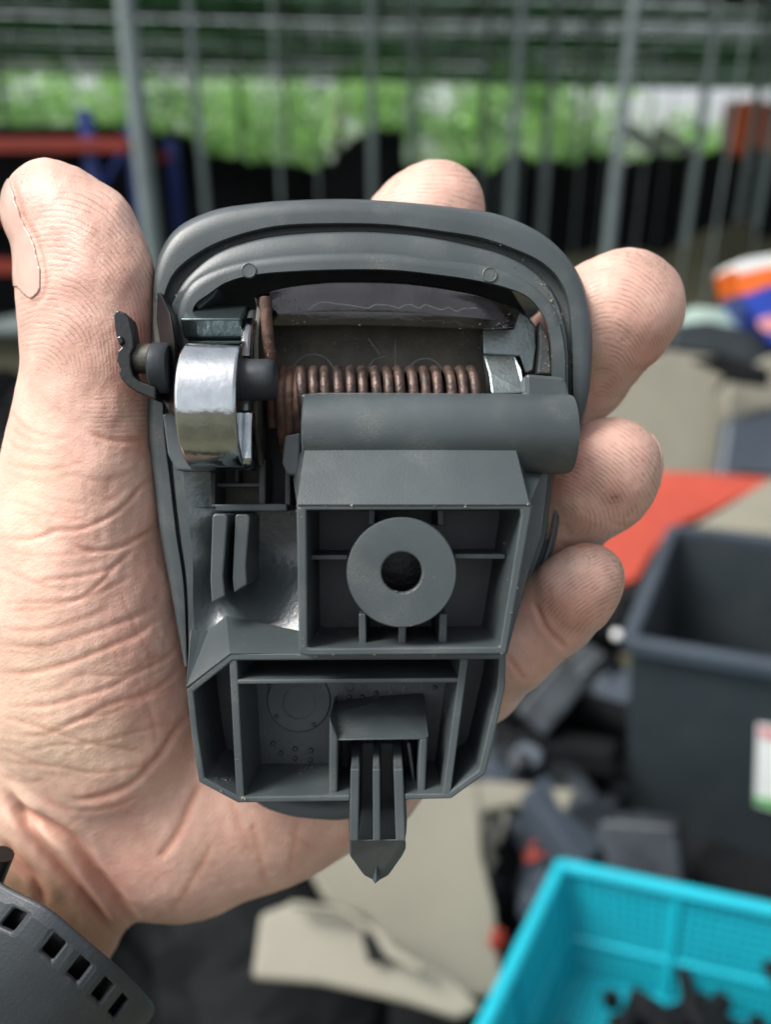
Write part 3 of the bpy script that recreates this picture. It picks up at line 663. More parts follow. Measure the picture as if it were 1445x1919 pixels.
red = .9 * blob(1060, 870, 95, 70, -35, .9) + .8 * blob(255, 660, 60, 130, 0, .8) + .6 * blob(255, 830, 60, 40, 0, .9) + .35 * blob(280, 1060, 60, 100, 0, .9) + .55 * blob(1150, 930, 80, 70, 0, .9) + .5 * blob(1215, 680, 60, 70, 0, .9) + .6 * blob(1070, 1150, 90, 80, 0, .8) + .25 * blob(160, 540, 120, 240, 0, 1) + .3 * blob(230, 1210, 80, 60, -30, .9) + .3 * blob(1010, 1250, 70, 60, 0, .9)
yel_lit = .6 * blob(30, 1350, 190, 420, 0, 1) + .5 * blob(150, 1400, 160, 90, 0, 1) + .5 * blob(60, 900, 90, 200, 0, 1)  # yellowish pale skin, plus the bright light on the left palm put into colour
tan = 1.0 * blob(60, 1790, 330, 190, 38, .5) * (HP[:, 0] - 60 < (HP[:, 1] - 1560) * 1.0) + 0
brn = .9 * np.clip((HP[:, 0] * -.02 + 0), 0, 0)
dirt = blob(905, 330, 60, 60, 0, 1) * .8 + blob(1240, 500, 50, 60, -20, 1) * .9 + blob(1235, 850, 30, 90, 0, 1) * .5 + blob(1165, 1060, 40, 60, 0, 1) * .9 + blob(1100, 1040, 70, 30, 0, 1) * .6 + blob(1150, 935, 26, 22, 0, 1) * .9 + blob(860, 305, 60, 30, 10, 1) * .8 + blob(1200, 800, 60, 26, 20, 1) * .5 + blob(1190, 480, 80, 24, 8, 1) * .7 + blob(35, 350, 30, 120, 10, 1) * .6
LP = (D0 + HP[:, 2]) / D0 * S
LV = np.stack([(HP[:, 0] - CX) * LP, -(HP[:, 1] - CY) * LP, -HP[:, 2] * S], 1)
me = bpy.data.meshes.new('hand'); me.vertices.add(len(LV)); me.vertices.foreach_set('co', LV.ravel().astype(np.float32))
me.loops.add(HQ.size); me.loops.foreach_set('vertex_index', HQ.ravel().astype(np.int32)); me.polygons.add(len(HQ))
me.polygons.foreach_set('loop_start', np.arange(0, HQ.size, 4, dtype=np.int32)); me.polygons.foreach_set('loop_total', np.full(len(HQ), 4, np.int32)); me.update(); me.validate()
for nm, arr in (('phase', phase), ('ridge', mask * (front > .2)), ('red', red), ('crease', crs), ('yellow_lit', yel_lit), ('tan', tan), ('dirt', dirt)):
    at = me.attributes.new(nm, 'FLOAT', 'POINT'); at.data.foreach_set('value', np.asarray(arr, np.float32))
bm = bmesh.new(); bm.from_mesh(me); v_ = bm.calc_volume(signed=True)
if v_ < 0: bmesh.ops.reverse_faces(bm, faces=bm.faces); bm.to_mesh(me)
bm.free()

def skin_material():
    m = bpy.data.materials.new('skin'); m.use_nodes = True; t = m.node_tree; N = t.nodes; K = t.links.new; b = N['Principled BSDF']
    def attr(n):
        a = N.new('ShaderNodeAttribute'); a.attribute_name = n; return a.outputs['Fac']
    def math_(op, a, b_=None, cl=False):
        x = N.new('ShaderNodeMath'); x.operation = op; x.use_clamp = cl
        for i, q in enumerate((a, b_)):
            if q is None: continue
            if isinstance(q, (int, float)): x.inputs[i].default_value = q
            else: K(q, x.inputs[i])
        return x.outputs[0]
    def mix(f, c1, c2):
        x = N.new('ShaderNodeMixRGB'); K(f, x.inputs[0]) if not isinstance(f, float) else None
        for i, c in ((1, c1), (2, c2)):
            if isinstance(c, tuple): x.inputs[i].default_value = (*c, 1)
            else: K(c, x.inputs[i])
        return x.outputs[0]
    tc = N.new('ShaderNodeTexCoord').outputs['Object']
    def noise(s_, d=4):
        n_ = N.new('ShaderNodeTexNoise'); n_.inputs['Scale'].default_value = s_; n_.inputs['Detail'].default_value = d; K(tc, n_.inputs['Vector']); return n_.outputs[0]
    n1 = noise(130, 5); n2 = noise(700, 4); n3 = noise(2600, 3)
    rp = N.new('ShaderNodeMapRange'); rp.inputs[1].default_value = .35; rp.inputs[2].default_value = .68; K(n1, rp.inputs[0])
    base = mix(rp.outputs[0], (.585, .36, .285), (.70, .465, .375))
    mr = N.new('ShaderNodeMapRange'); mr.inputs[1].default_value = .42; mr.inputs[2].default_value = .7; mr.inputs[4].default_value = .35; K(n2, mr.inputs[0])
    base = mix(mr.outputs[0], base, (.60, .33, .28))
    bl = N.new('ShaderNodeMapRange'); bl.inputs[1].default_value = .5; bl.inputs[2].default_value = .72; bl.inputs[4].default_value = .5; K(noise(62, 3), bl.inputs[0]); base = mix(bl.outputs[0], base, (.62, .30, .25))
    base = mix(math_('MULTIPLY', attr('yellow_lit'), .8, True), base, (.90, .70, .52))
    base = mix(math_('MULTIPLY', attr('red'), .75, True), base, (.56, .22, .165))
    base = mix(math_('MULTIPLY', attr('tan'), .8, True), base, (.40, .22, .125))
    base = mix(math_('MULTIPLY', attr('crease'), .55, True), base, (.50, .20, .13))
    ph = math_('ADD', attr('phase'), math_('MULTIPLY', math_('SUBTRACT', noise(300, 2), .5), .9))
    sn = math_('SINE', math_('MULTIPLY', ph, 2 * math.pi))
    gr = N.new('ShaderNodeMapRange'); gr.inputs[1].default_value = .40; gr.inputs[2].default_value = .95; K(sn, gr.inputs[0])
    brk = N.new('ShaderNodeMapRange'); brk.inputs[1].default_value = .42; brk.inputs[2].default_value = .58; K(noise(330, 3), brk.inputs[0])
    line = math_('MULTIPLY', math_('MULTIPLY', gr.outputs[0], attr('ridge')), brk.outputs[0])
    base = mix(math_('MULTIPLY', line, .46), base, (.20, .105, .080))
    sp = N.new('ShaderNodeMapRange'); sp.inputs[1].default_value = .54; sp.inputs[2].default_value = .64; K(noise(1500, 2), sp.inputs[0])
    base = mix(math_('MULTIPLY', math_('MULTIPLY', sp.outputs[0], attr('dirt')), .75, True), base, (.10, .065, .05))
    base = mix(math_('MULTIPLY', attr('dirt'), .34, True), base, (.22, .15, .11))
    K(base, b.inputs['Base Color']); b.inputs['Roughness'].default_value = .46; b.inputs['Specular IOR Level'].default_value = .42
    b.subsurface_method = 'RANDOM_WALK'; b.inputs['Subsurface Weight'].default_value = .30; b.inputs['Subsurface Radius'].default_value = (1.0, .35, .2); b.inputs['Subsurface Scale'].default_value = .0018
    h = math_('ADD', math_('MULTIPLY', math_('MULTIPLY', sn, attr('ridge')), -.09), math_('ADD', math_('MULTIPLY', n2, .9), math_('MULTIPLY', n3, .5)))
    vo = N.new('ShaderNodeTexVoronoi'); vo.inputs['Scale'].default_value = 1500; vo.feature = 'DISTANCE_TO_EDGE'; K(tc, vo.inputs['Vector']); h = math_('ADD', h, math_('MULTIPLY', vo.outputs['Distance'], .40))
    bp = N.new('ShaderNodeBump'); bp.inputs['Strength'].default_value = .48; bp.inputs['Distance'].default_value = .0003; K(h, bp.inputs['Height']); K(bp.outputs[0], b.inputs['Normal'])
    return m
M['skin'] = skin_material()
M['nail'] = mat('nail', (.58, .37, .30), .20, 0, .05, 300, .1, 1500); 
person = empty('person', ROOT_M, 'bare left hand and wrist of a person, palm up, fingers curled round the grey part', 'person')
hand = link('hand', me, 'skin', person, smooth=True)
# finger nails: the patch of surface inside an outline, lifted and given thickness
def nail(poly, test, lift=.00025, label=None):
    vin = np.array([inpoly(p[0], p[1], poly) for p in HP[:, :2]]) if len(poly) else np.ones(len(HP), bool)
    vin &= test(HP, N_); fs = HQ[vin[HQ].all(1)]
    if len(fs) < 6: return
    ids, inv = np.unique(fs, return_inverse=True); 
    Nw = np.stack([N_[ids, 0], -N_[ids, 1], -N_[ids, 2]], 1); V = LV[ids] + Nw * lift
    V2 = LV[ids] - Nw * .0006; n_ = len(ids); F_ = inv.reshape(fs.shape)
    me_ = mesh('fingernail', V, F_); bm = bmesh.new(); bm.from_mesh(me_)
    for _ in range(4): bmesh.ops.smooth_vert(bm, verts=bm.verts, factor=.5, use_axis_x=True, use_axis_y=True, use_axis_z=True)
    bmesh.ops.recalc_face_normals(bm, faces=bm.faces); bm.to_mesh(me_); bm.free()
    o = link('fingernail', me_, 'nail', person, smooth=True); s_ = o.modifiers.new('solid', 'SOLIDIFY'); s_.thickness = .0006; s_.offset = -1
    return o
cand = (HP[:, 0] < 120) & (HP[:, 1] > 300) & (HP[:, 1] < 600)
def thumb_nail_test(P, N):
    # boundary line between pulp and nail, running down the thumb's left side
    ub = np.interp(P[:, 1], [318, 345, 400, 450, 500, 545, 566], [10, 26, 40, 66, 78, 80, 62])
    return (P[:, 0] < ub) & (P[:, 1] > 330) & (P[:, 1] < np.interp(P[:, 0], [30, 42, 62, 78, 90], [540, 556, 568, 552, 530])) & (P[:, 2] < 140)
nail([], thumb_nail_test, .00025)
nail([], lambda P, N: (P[:, 0] > 1190) & (P[:, 1] > 812) & (P[:, 1] < 915) & (N[:, 0] * .9 + N[:, 2] * .75 > .62) & (P[:, 2] < 130), .0002)
nail([], lambda P, N: (P[:, 0] > 1200) & (P[:, 1] > 480) & (P[:, 1] < 640) & (N[:, 0] * .9 + N[:, 2] * .75 > .78) & (P[:, 2] < 140), .0001)
nail([], lambda P, N: (P[:, 0] > 1120) & (P[:, 1] > 1030) & (P[:, 1] < 1120) & (N[:, 0] * .9 + N[:, 2] * .75 > .7) & (P[:, 2] < 120), .0001)
nail([], lambda P, N: (P[:, 0] > 850) & (P[:, 1] > 290) & (P[:, 1] < 400) & (P[:, 0] < 930) & (N[:, 0] * .8 + N[:, 2] * .6 > .6), .0001)

# ------------------------------------------------------------------ strap round the wrist with a row of slots
strap = empty('wrist_strap', ROOT_M, 'dark grey plastic wrist strap with a row of rectangular slots, in the bottom left corner', 'strap')
ax_p = np.array([(-120,1560,120),(-4,1650,20),(88,1700,-20),(172,1769,-10),(232,1822,30),(275,1866,100),(291,1890,180),(284,1908,280)], float)
edge = cr([tuple(p) for p in ax_p], 8)
low_ = edge + np.array([-150, 190, 20]); n = len(edge)
holes_u = [(-52,1652),(28,1722),(93,1780),(148,1826),(190,1862),(222,1890)]
cum = np.r_[0, np.cumsum(np.linalg.norm(np.diff(edge, axis=0), axis=1))]
def sp_(s_, t):   # s along the band, t across
    e = np.array([np.interp(s_, cum, edge[:, k]) for k in range(3)]); l_ = np.array([np.interp(s_, cum, low_[:, k]) for k in range(3)])
    q = e + (l_ - e) * t; bul = -18 * (1 - (2 * t - 1) ** 4); return q + np.array([0, 0, bul])
hs_ = []
for hu, hv in holes_u:
    k = int(np.argmin([np.linalg.norm(sp_(s_, .20)[:2] - np.array([hu, hv])) for s_ in cum])); hs_.append(cum[k])
cuts_s = [0]
hw = 15
for i, s_ in enumerate(hs_): cuts_s += [s_ - hw, s_ + hw]
cuts_s = sorted([c for c in cuts_s if 0 <= c < cum[-1]]) + [cum[-1]]
ss = []
for a, b in zip(cuts_s[:-1], cuts_s[1:]):
    m_ = max(1, int((b - a) / 12)); ss += [a + (b - a) * k / m_ for k in range(m_)]
ss.append(cum[-1]); ts = [0, .04, .13, .32, .45, .6, .75, .9, 1.0]
V = [L(*sp_(s_, t)) for s_ in ss for t in ts]; Fc = []; nt_ = len(ts)
for i in range(len(ss) - 1):
    mid = (ss[i] + ss[i + 1]) / 2; hole = any(abs(mid - h) < hw for h in hs_)
    for j in range(nt_ - 1):
        if hole and j == 2: continue
        Fc.append((i * nt_ + j, (i + 1) * nt_ + j, (i + 1) * nt_ + j + 1, i * nt_ + j + 1))
o = link('band', fixn(mesh('band', V, Fc)), 'strap', strap)
s_ = o.modifiers.new('solid', 'SOLIDIFY'); s_.thickness = .0014; s_.offset = 1 if o.data.polygons[10].normal.z < 0 else -1; bevel(o, .0006, 3, 40)
V = [L(*(sp_(s_, t) + np.array([0, 0, 34]))) for s_ in cum[::3] for t in (.02, .35, .7, 1.0)]; Fc = [(i * 4 + j, (i + 1) * 4 + j, (i + 1) * 4 + j + 1, i * 4 + j + 1) for i in range(len(cum[::3]) - 1) for j in range(3)]
link('slot_backing', mesh('slot_backing', V, Fc), 'black_plastic', strap)  # black sheet added under the band so the slots look dark inside
tube('keeper_pin', [L(4, 1600, 30), L(-6, 1624, 34), L(-16, 1650, 40)], .0022, 'black_plastic', strap, 14)

# ------------------------------------------------------------------ the place behind: a shade-net yard full of salvaged car parts
def ray(u, v):
    d = Vector(((u - CX) / F, -(v - CY) / F, -1)); return (CM.to_3x3() @ d).normalized()
O_ = Vector((0, 0, CAM_H))
def onz(u, v, z): r = ray(u, v); return O_ + r * ((z - CAM_H) / r.z)
def ony(u, v, y): r = ray(u, v); return O_ + r * (y / r.y)
def onpl(u, v, p, nrm): r = ray(u, v); return O_ + r * ((p - O_).dot(nrm) / r.dot(nrm))
I4 = Matrix.Identity(4)
M['earth'] = mat('earth', (.060, .062, .036), .9, 0, .35, 1.2, .6, 30, col2=(.11, .105, .062))
M['steel'] = mat('galvanised_steel', (.20, .25, .25), .45, .35, .15, 6, .1, 60)
M['net'] = mat('shade_net', (.014, .042, .017), .9, 0, .4, 3)
M['leaf'] = mat('leaf', (.12, .34, .07), .5, 0, .5, .8, col2=(.46, .76, .28))  # bright end of the colour imitates leaves in direct sun
M['leaf_dark'] = mat('dark_leaf', (.03, .10, .025), .6, 0, .4, .8, col2=(.12, .28, .07))
M['bark'] = mat('bark', (.12, .09, .06), .9, 0, .3, 8, .5, 40)
M['black'] = mat('black_part', (.005, .006, .007), .75, 0, .4, 6, .3, 30, spec=.15)
M['slate'] = mat('slate_plastic', (.048, .062, .080), .42, 0, .15, 10, .2, 90, rvar=.08)
M['crate'] = mat('crate_plastic', (.026, .035, .041), .5, 0, .15, 8, .2, 120, dust=.3, dscale=14)
M['cratein'] = M['crate']
M['beige'] = mat('beige_trim', (.20, .19, .148), .55, 0, .08, 9, .2, 160, dust=.3, dscale=12)
M['teal'] = mat('teal_plastic', (.008, .36, .46), .38, 0, .06, 10, .1, 150)
M['red'] = mat('red_sheet', (.36, .050, .028), .6, 0, .10, 6, .3, 20)
M['rackblue'] = mat('blue_paint', (.02, .045, .22), .45, 0, .15, 6)
M['rackorange'] = mat('orange_paint', (.26, .026, .012), .45, 0, .15, 6)
M['orange'] = mat('orange_sheet', (.85, .17, .05), .6, 0, .15, 3)
M['white'] = mat('white_print', (.80, .83, .82), .5, 0, .04, 20)
M['pblue'] = mat('blue_print', (.02, .06, .42), .4, 0, .1, 20)
M['porange'] = mat('orange_print', (.85, .16, .02), .4, 0, .1, 20)
M['ppink'] = mat('pink_print', (.70, .30, .32), .4, 0, .1, 30)
M['pgreen'] = mat('green_print', (.10, .45, .10), .4, 0, .1, 20)
M['mixed'] = mat('grubby_part', (.016, .020, .024), .5, 0, .5, 14, .3, 60, col2=(.045, .055, .066), spec=.3)
M['palegreen'] = mat('pale_green_plastic', (.30, .42, .38), .4, 0, .1, 8)

me_ = mesh('ground', [(-150, -60, 0), (150, -60, 0), (150, 260, 0), (-150, 260, 0)], [(0, 1, 2, 3)])
tag(link('ground', me_, 'earth'), None, None, None, 'structure')

def box_at(name, p, sx, sy, sz, m, parent=None, rz=0, bev=.004):
    V = [Vector((x * sx / 2, y * sy / 2, z * sz)) for z in (0, 1) for x, y in ((-1, -1), (1, -1), (1, 1), (-1, 1))]
    Rz = Matrix.Rotation(rz, 3, 'Z'); V = [Rz @ v_ + Vector(p) for v_ in V]
    o = link(name, mesh(name, V, [(3, 2, 1, 0), (4, 5, 6, 7), (0, 1, 5, 4), (1, 2, 6, 5), (2, 3, 7, 6), (3, 0, 4, 7)]), m, parent)
    if bev: bevel(o, bev, 2)
    return o
def bar(name, a, b, r, m, parent=None, seg=10): return tube(name, [a, b], r, m, parent, seg)

# posts: (pixel column where it crosses v=300, distance, radius)
posts = [(268, 3.6, .042, 'grey steel post just right of the thumb, thickest post at the left'), (378, 5.0, .032, 'slim grey steel post between the thick left post and the middle of the frame'),
 (540, 9.0, .032, 'faint far steel post left of the pointed black heap'), (697, 5.4, .036, 'grey steel post in front of the pointed black heap'), (773, 6.6, .042, 'grey steel post standing behind the index fingertip'),
 (905, 8.0, .045, 'far steel post just right of the index fingertip'), (961, 5.4, .042, 'pale steel post rising from the top right shoulder of the grey part'), (1022, 8.0, .055, 'grey steel post between the index and middle fingers'),
 (1100, 11, .050, 'thin far steel post left of the thickest right-hand post'), (1158, 4.8, .048, 'thickest steel post on the right, behind the middle fingertip'), (1305, 6.0, .045, 'grey steel post rising behind the dark tub, right of the middle fingertip'),
 (1402, 7.5, .050, 'steel post in front of the orange sheet'), (1436, 6.8, .045, 'steel post at the right edge of the frame'), (20, 8.0, .045, 'steel post above the thumb at the left edge'),
 (1075, 9.6, .035, 'thin distant steel post behind the middle finger'), (455, 11, .04, 'thin distant steel post over the black heap on the left')]
for (u, y, r, lab) in posts:
    p = ony(u, 300, y); e = empty('steel_post', Matrix.Translation((p.x, p.y, 0)), lab, 'post', 'steel posts holding up the shade net')
    r *= 1.0 if u in (268,) else .72
    bar('pipe', Vector((0, 0, 0)), Vector((0, 0, 3.22)), r, 'steel', e, 16)
    lathe('base_plate', (0, 0, 0), (0, 0, 1), [(0, .002), (r * 2, .002), (r * 2, .012), (r * 1.1, .02), (0, .02)], 'steel', 16, e)

# strings hanging from the net
sm_ = None; ph_ = [('left', 'behind the thumb and left post'), ('middle', 'behind the index fingertip'), ('right', 'over the bright trees')]
ordw = 'first second third fourth fifth sixth seventh eighth ninth tenth eleventh twelfth thirteenth fourteenth fifteenth sixteenth seventeenth eighteenth nineteenth twentieth twenty-first twenty-second twenty-third twenty-fourth twenty-fifth twenty-sixth'.split()
for i in range(26):
    u = 30 + 56 * i + rng.uniform(-16, 16); y = rng.uniform(4.0, 9.5); p = ony(u, 300, y); ln_ = 2.9
    if sm_ is None: o = bar('hanging_string', Vector((0, 0, -ln_)), Vector((0, 0, 0)), .006, 'steel', None, 6); sm_ = o.data
    else: o = bpy.data.objects.new('hanging_string', sm_); C.objects.link(o)
    o.location = (p.x, p.y, 3.2); o['label'] = f'thin pale string hanging from the shade net, {ordw[i]} one from the left edge'; o['category'] = 'string'; o['group'] = 'strings hanging from the shade net'
# shade net: woven strips over wires, beams below it
netr = empty('shade_net', I4.copy(), 'dark green shade netting stretched overhead on steel posts', 'shade net')
V = []; Fc = []
def strip(a, b, wv):
    a, b = Vector(a), Vector(b); k = len(V); n_ = 8; s_ = (b - a).normalized().cross(Vector((0, 0, 1))) * wv / 2
    for i in range(n_ + 1):
        p = a.lerp(b, i / n_); p.z -= .10 * math.sin(math.pi * i / n_) + rng.normal(0, .006); V.append(p + s_); V.append(p - s_)
    for i in range(n_): Fc.append((k + 2 * i, k + 2 * i + 1, k + 2 * i + 3, k + 2 * i + 2))
yv = 4.6
while yv < 15.8:
    strip((-16, yv * .86, 3.28), (16, yv * 1.12, 3.28), .136); yv += .108 if rng.random() > .08 else .17
for x in np.arange(-16, 16, .55): strip((x, 5.0, 3.295), (x, 14.5, 3.295), .05)
link('net_panel', mesh('net_panel', V, Fc), 'net', netr)
beams = [((-6, 7.0), (9, 10.8), 'pale roof beam sloping down across the top left'), ((-1.8, 5.6), (6, 8.6), 'pale roof beam running over the middle of the yard'), ((-9, 9.8), (12, 11.2), 'dim roof beam far back under the net'),
 ((.8, 6.0), (9, 8.0), 'roof beam above the right-hand posts'), ((-10, 13), (12, 13), 'farthest roof beam under the net'), ((2.0, 9.0), (10, 12.4), 'roof beam slanting over the bright gap on the right')]
for (a, b, lab) in beams:
    tag(bar('roof_beam', Vector((*a, 3.13)), Vector((*b, 3.13)), .035, 'steel'), lab, 'beam', 'roof beams under the shade net')

# trees behind the yard
def tree(x, y, h, cr_, m, lab, nleaf=2600, low=.15):
    e = empty('tree', Matrix.Translation((x, y, 0)), lab, 'tree', 'trees beyond the shade net')
    tube('trunk', [(0, 0, 0), (.1, 0, h * .3), (-.08, .05, h * .6), (0, 0, h * .85)], [.16, .13, .09, .04], 'bark', e, 8)
    V = []; Fc = []; cl = []
    for _ in range(34):
        a = rng.uniform(0, 6.28); rr = cr_ * math.sqrt(rng.uniform(0, 1)); z = h * rng.uniform(low, 1.0); cl.append((rr * math.cos(a), rr * math.sin(a), z, rng.uniform(.35, .8)))
    P_ = np.array(cl); k = rng.integers(0, len(cl), nleaf); cen = P_[k, :3] + rng.normal(0, 1, (nleaf, 3)) * P_[k, 3:4] * .55
    d1 = rng.normal(0, 1, (nleaf, 3)); d1 /= np.linalg.norm(d1, axis=1)[:, None]; d2 = np.cross(d1, rng.normal(0, 1, (nleaf, 3))); d2 /= np.linalg.norm(d2, axis=1)[:, None]
    s_ = rng.uniform(.07, .17, (nleaf, 1)); d1 *= s_; d2 *= s_ * .55
    VV = np.stack([cen - d1, cen + d2, cen + d1, cen - d2], 1).reshape(-1, 3); VV[:, 2] = np.maximum(VV[:, 2], .05)
    me_ = bpy.data.meshes.new('crown'); me_.from_pydata(VV.tolist(), [], np.arange(nleaf * 4).reshape(-1, 4).tolist()); link('crown', me_, m, e)
k = 0
desc = ['bushy bright green tree', 'tall dark green tree', 'loose pale green tree', 'dense green shrub-like tree']
where = ['at the far left edge', 'above the thumb', 'behind the thick left post', 'left of the pointed heap', 'behind the pointed heap', 'above the index fingertip', 'right of the index fingertip', 'above the middle fingertip', 'behind the thickest right post', 'beside the bright gap', 'behind the orange sheet', 'at the far right edge']
for i, u in enumerate([-60, 90, 230, 370, 500, 640, 780, 900, 1030, 1150, 1400, 1530]):
    y = rng.uniform(19, 24); p = ony(u, 300, y); right = u > 1000
    h = rng.uniform(2.7, 3.2) if u > 1100 else rng.uniform(3.8, 4.6)
    tree(p.x, p.y, h, rng.uniform(1.6, 2.3), 'leaf', f'{desc[i % 4]} {where[i]} beyond the net', 2300, .08)
for i, u in enumerate([20, 330, 600, 860]):
    p = ony(u, 300, rng.uniform(26, 29)); tree(p.x, p.y, 5.0, 3.0, 'leaf_dark', ['dark tree deepest behind the left edge', 'dark tree deepest behind the slim left post', 'dark tree deepest behind the middle', 'dark tree deepest behind the index finger', 'dark tree deepest behind the right posts', 'dark tree deepest behind the bright gap'][i], 1500, .05)

def leafy(m):
    t = m.node_tree; N = t.nodes; b = N['Principled BSDF']; out = N['Material Output']; tr = N.new('ShaderNodeBsdfTranslucent'); mx = N.new('ShaderNodeMixShader'); mx.inputs[0].default_value = .45
    t.links.new(b.inputs['Base Color'].links[0].from_socket, tr.inputs[0]); t.links.new(b.outputs[0], mx.inputs[1]); t.links.new(tr.outputs[0], mx.inputs[2]); t.links.new(mx.outputs[0], out.inputs[0])
leafy(M['leaf']); leafy(M['leaf_dark'])
leafy(M['net'])
# black heaps under tarpaulin
def heap(name, prof, y0, depth, lab, cat, m='black', parent=None, amp=.05, seed=0):
    """outline seen at distance y0 given as pixels along its top; swept back over its real depth as a rounded mound standing on the ground"""
    tp = cr(prof, 6); n_ = len(tp); V = []; Fc = []; rows_ = 12; r_ = np.random.default_rng(seed)
    for j in range(rows_ + 1):
        a = math.pi * j / rows_; yy = y0 + depth / 2 * (1 - math.cos(a)); f = math.sin(a) ** .6
        for i in range(n_):
            p = ony(tp[i][0], tp[i][1], y0 + depth * .5); z = max(.02, p.z * f * (1 + r_.normal(0, amp))) if 0 < j < rows_ else -.02
            V.append((p.x * (1 + .0 * j), yy, z))
    for j in range(rows_):
        for i in range(n_ - 1): Fc.append((j * n_ + i, j * n_ + i + 1, (j + 1) * n_ + i + 1, (j + 1) * n_ + i))
    Fc.append(tuple(j * n_ for j in range(rows_ + 1))); Fc.append(tuple(j * n_ + n_ - 1 for j in range(rows_, -1, -1)))
    o = link(name, fixn(mesh(name, V, Fc)), m, parent, smooth=True)
    if lab: tag(o, lab, cat)
    return o
heap('scrap_heap', [(-120,290),(-20,285),(60,280),(130,262),(190,243),(240,245),(262,262)], 7.6, 1.6, 'black mound of scrap behind the orange racking above the thumb', 'heap', seed=1)
heap('scrap_heap', [(262,258),(290,246),(330,250),(362,275),(395,288),(460,300),(540,308),(625,312)], 7.0, 1.6, 'low black covered mound right of the thick left post', 'heap', seed=2, amp=.02)
heap('scrap_heap', [(600,330),(625,300),(650,268),(690,245),(730,240),(752,246),(757,290),(750,330)], 6.6, .9, 'pointed fin-shaped black heap in the middle', 'heap', seed=3, amp=.01)
heap('scrap_heap', [(925,330),(950,292),(1000,300),(1060,308),(1120,296),(1190,300),(1260,296),(1330,292),(1400,294),(1500,290),(1600,290)], 8.2, 2.0, 'long black bank of stacked scrap under the bright trees on the right', 'heap', seed=4, amp=.03)
heap('scrap_heap', [(480,312),(560,316),(640,318),(760,320),(860,318),(940,322)], 8.5, 1.5, 'low black bank of scrap behind the index finger', 'heap', seed=5, amp=.03)
# white leaning boards seen in the gap
for (a, b, lab) in ([(1172,238),(1250,292),'white board leaning left of the bright gap'], [(1230,243),(1300,290),'white board leaning right in the bright gap']):
    y_ = 11.2; pa, pb = ony(*a, y_), ony(*b, y_); V = [pa + Vector((0, 0, .09)), pa - Vector((0, 0, .09)), pb - Vector((0, 0, .09)), pb + Vector((0, 0, .09))]; V += [v_ + Vector((0, .04, 0)) for v_ in V]
    o = link('white_board', fixn(mesh('white_board', V, [(0,1,2,3),(7,6,5,4),(0,4,5,1),(1,5,6,2),(2,6,7,3),(3,7,4,0)])), 'white'); tag(o, lab, 'board')
    tag(bar('prop', pb, Vector((pb.x, pb.y, 0)), .03, 'steel'), lab.replace('white board', 'short steel prop under the white board'), 'prop')
    tag(bar('prop', pa, Vector((pa.x, pa.y, 0)), .03, 'steel'), lab.replace('white board', 'tall steel prop under the white board'), 'prop')
# orange sheet on a frame
e = empty('orange_tarpaulin', I4.copy(), 'bright orange tarpaulin sheet hung on a frame at the top right', 'tarpaulin')
V = []; Fc = []; n_ = 14
for i in range(n_):
    for j in range(6):
        p = ony(1362 + 14 * i, 188 + 21 * j, 9.0); p.y += .12 * math.sin(i * 1.3 + j * .4); V.append(p)
for i in range(n_ - 1):
    for j in range(5): Fc.append((i * 6 + j, i * 6 + j + 1, (i + 1) * 6 + j + 1, (i + 1) * 6 + j))
o = link('sheet', mesh('sheet', V, Fc), 'orange', e, smooth=True); s_ = o.modifiers.new('solid', 'SOLIDIFY'); s_.thickness = .01
for u in (1366, 1545):
    p = ony(u, 200, 9.1); bar('frame_pole', Vector((p.x, p.y, 0)), Vector((p.x, p.y, p.z + .05)), .03, 'steel', e)

# pallet racking on the left
e = empty('storage_rack', I4.copy(), 'storage rack with blue uprights and orange beams behind the thumb', 'rack')
y_ = 4.6
def P3(u, v, y): return ony(u, v, y)
for (u, v) in ((158, 205), (247, 238), (-130, 205)):
    for dy in (0, .8):
        p = ony(u, v, y_); box_at('upright', (p.x, p.y + dy, 0), .07, .06, p.z, 'rackblue', e)
for (v, dy) in ((262, 0), (495, 0), (398, .0), (262, .8), (495, .8)):
    a, b = ony(-130, v + (6 if v == 262 else 0), y_), ony(247, v, y_); c = (a + b) / 2
    box_at('shelf_beam', (c.x, y_ - .06 + dy, a.z - .05), (b.x - a.x), .05, .07 if dy == 0 else .05, 'rackorange', e)
pa, pb = ony(232, 300, y_), ony(182, 352, y_)
for (a, b) in (((247, 262), (158, 400)), ((158, 400), (247, 520))):
    p, q = ony(*a, y_ + .02), ony(*b, y_ + .02); bar('brace', p, q, .022, 'rackblue', e)
a, b = ony(-130, 495, y_), ony(247, 495, y_)
for v in (262, 398, 495):
    q = ony(60, v, y_); box_at('shelf', ((a.x + b.x) / 2, y_ + .4, q.z + .055), (b.x - a.x), .75, .02, 'black', e)
# dark goods on the shelves
for i, (u, v, w_, h_) in enumerate([(-60, 398, .5, .30), (60, 398, .45, .34), (190, 398, .34, .28), (20, 495, .5, .22), (150, 495, .5, .25)]):
    p = ony(u, v, y_); o = box_at('parts_bin', (p.x, y_ + .4, p.z + .078), w_, .5, h_, 'black', None, rng.uniform(-.1, .1), .03)
    tag(o, ['black parts bin on the upper shelf at the far left of the rack', 'black parts bin in the middle of the upper shelf of the rack', 'black parts bin on the upper shelf beside the blue upright', 'black parts bin on the lower shelf at the left of the rack', 'black parts bin on the lower shelf at the right of the rack'][i], 'bin', 'black parts bins on the rack')
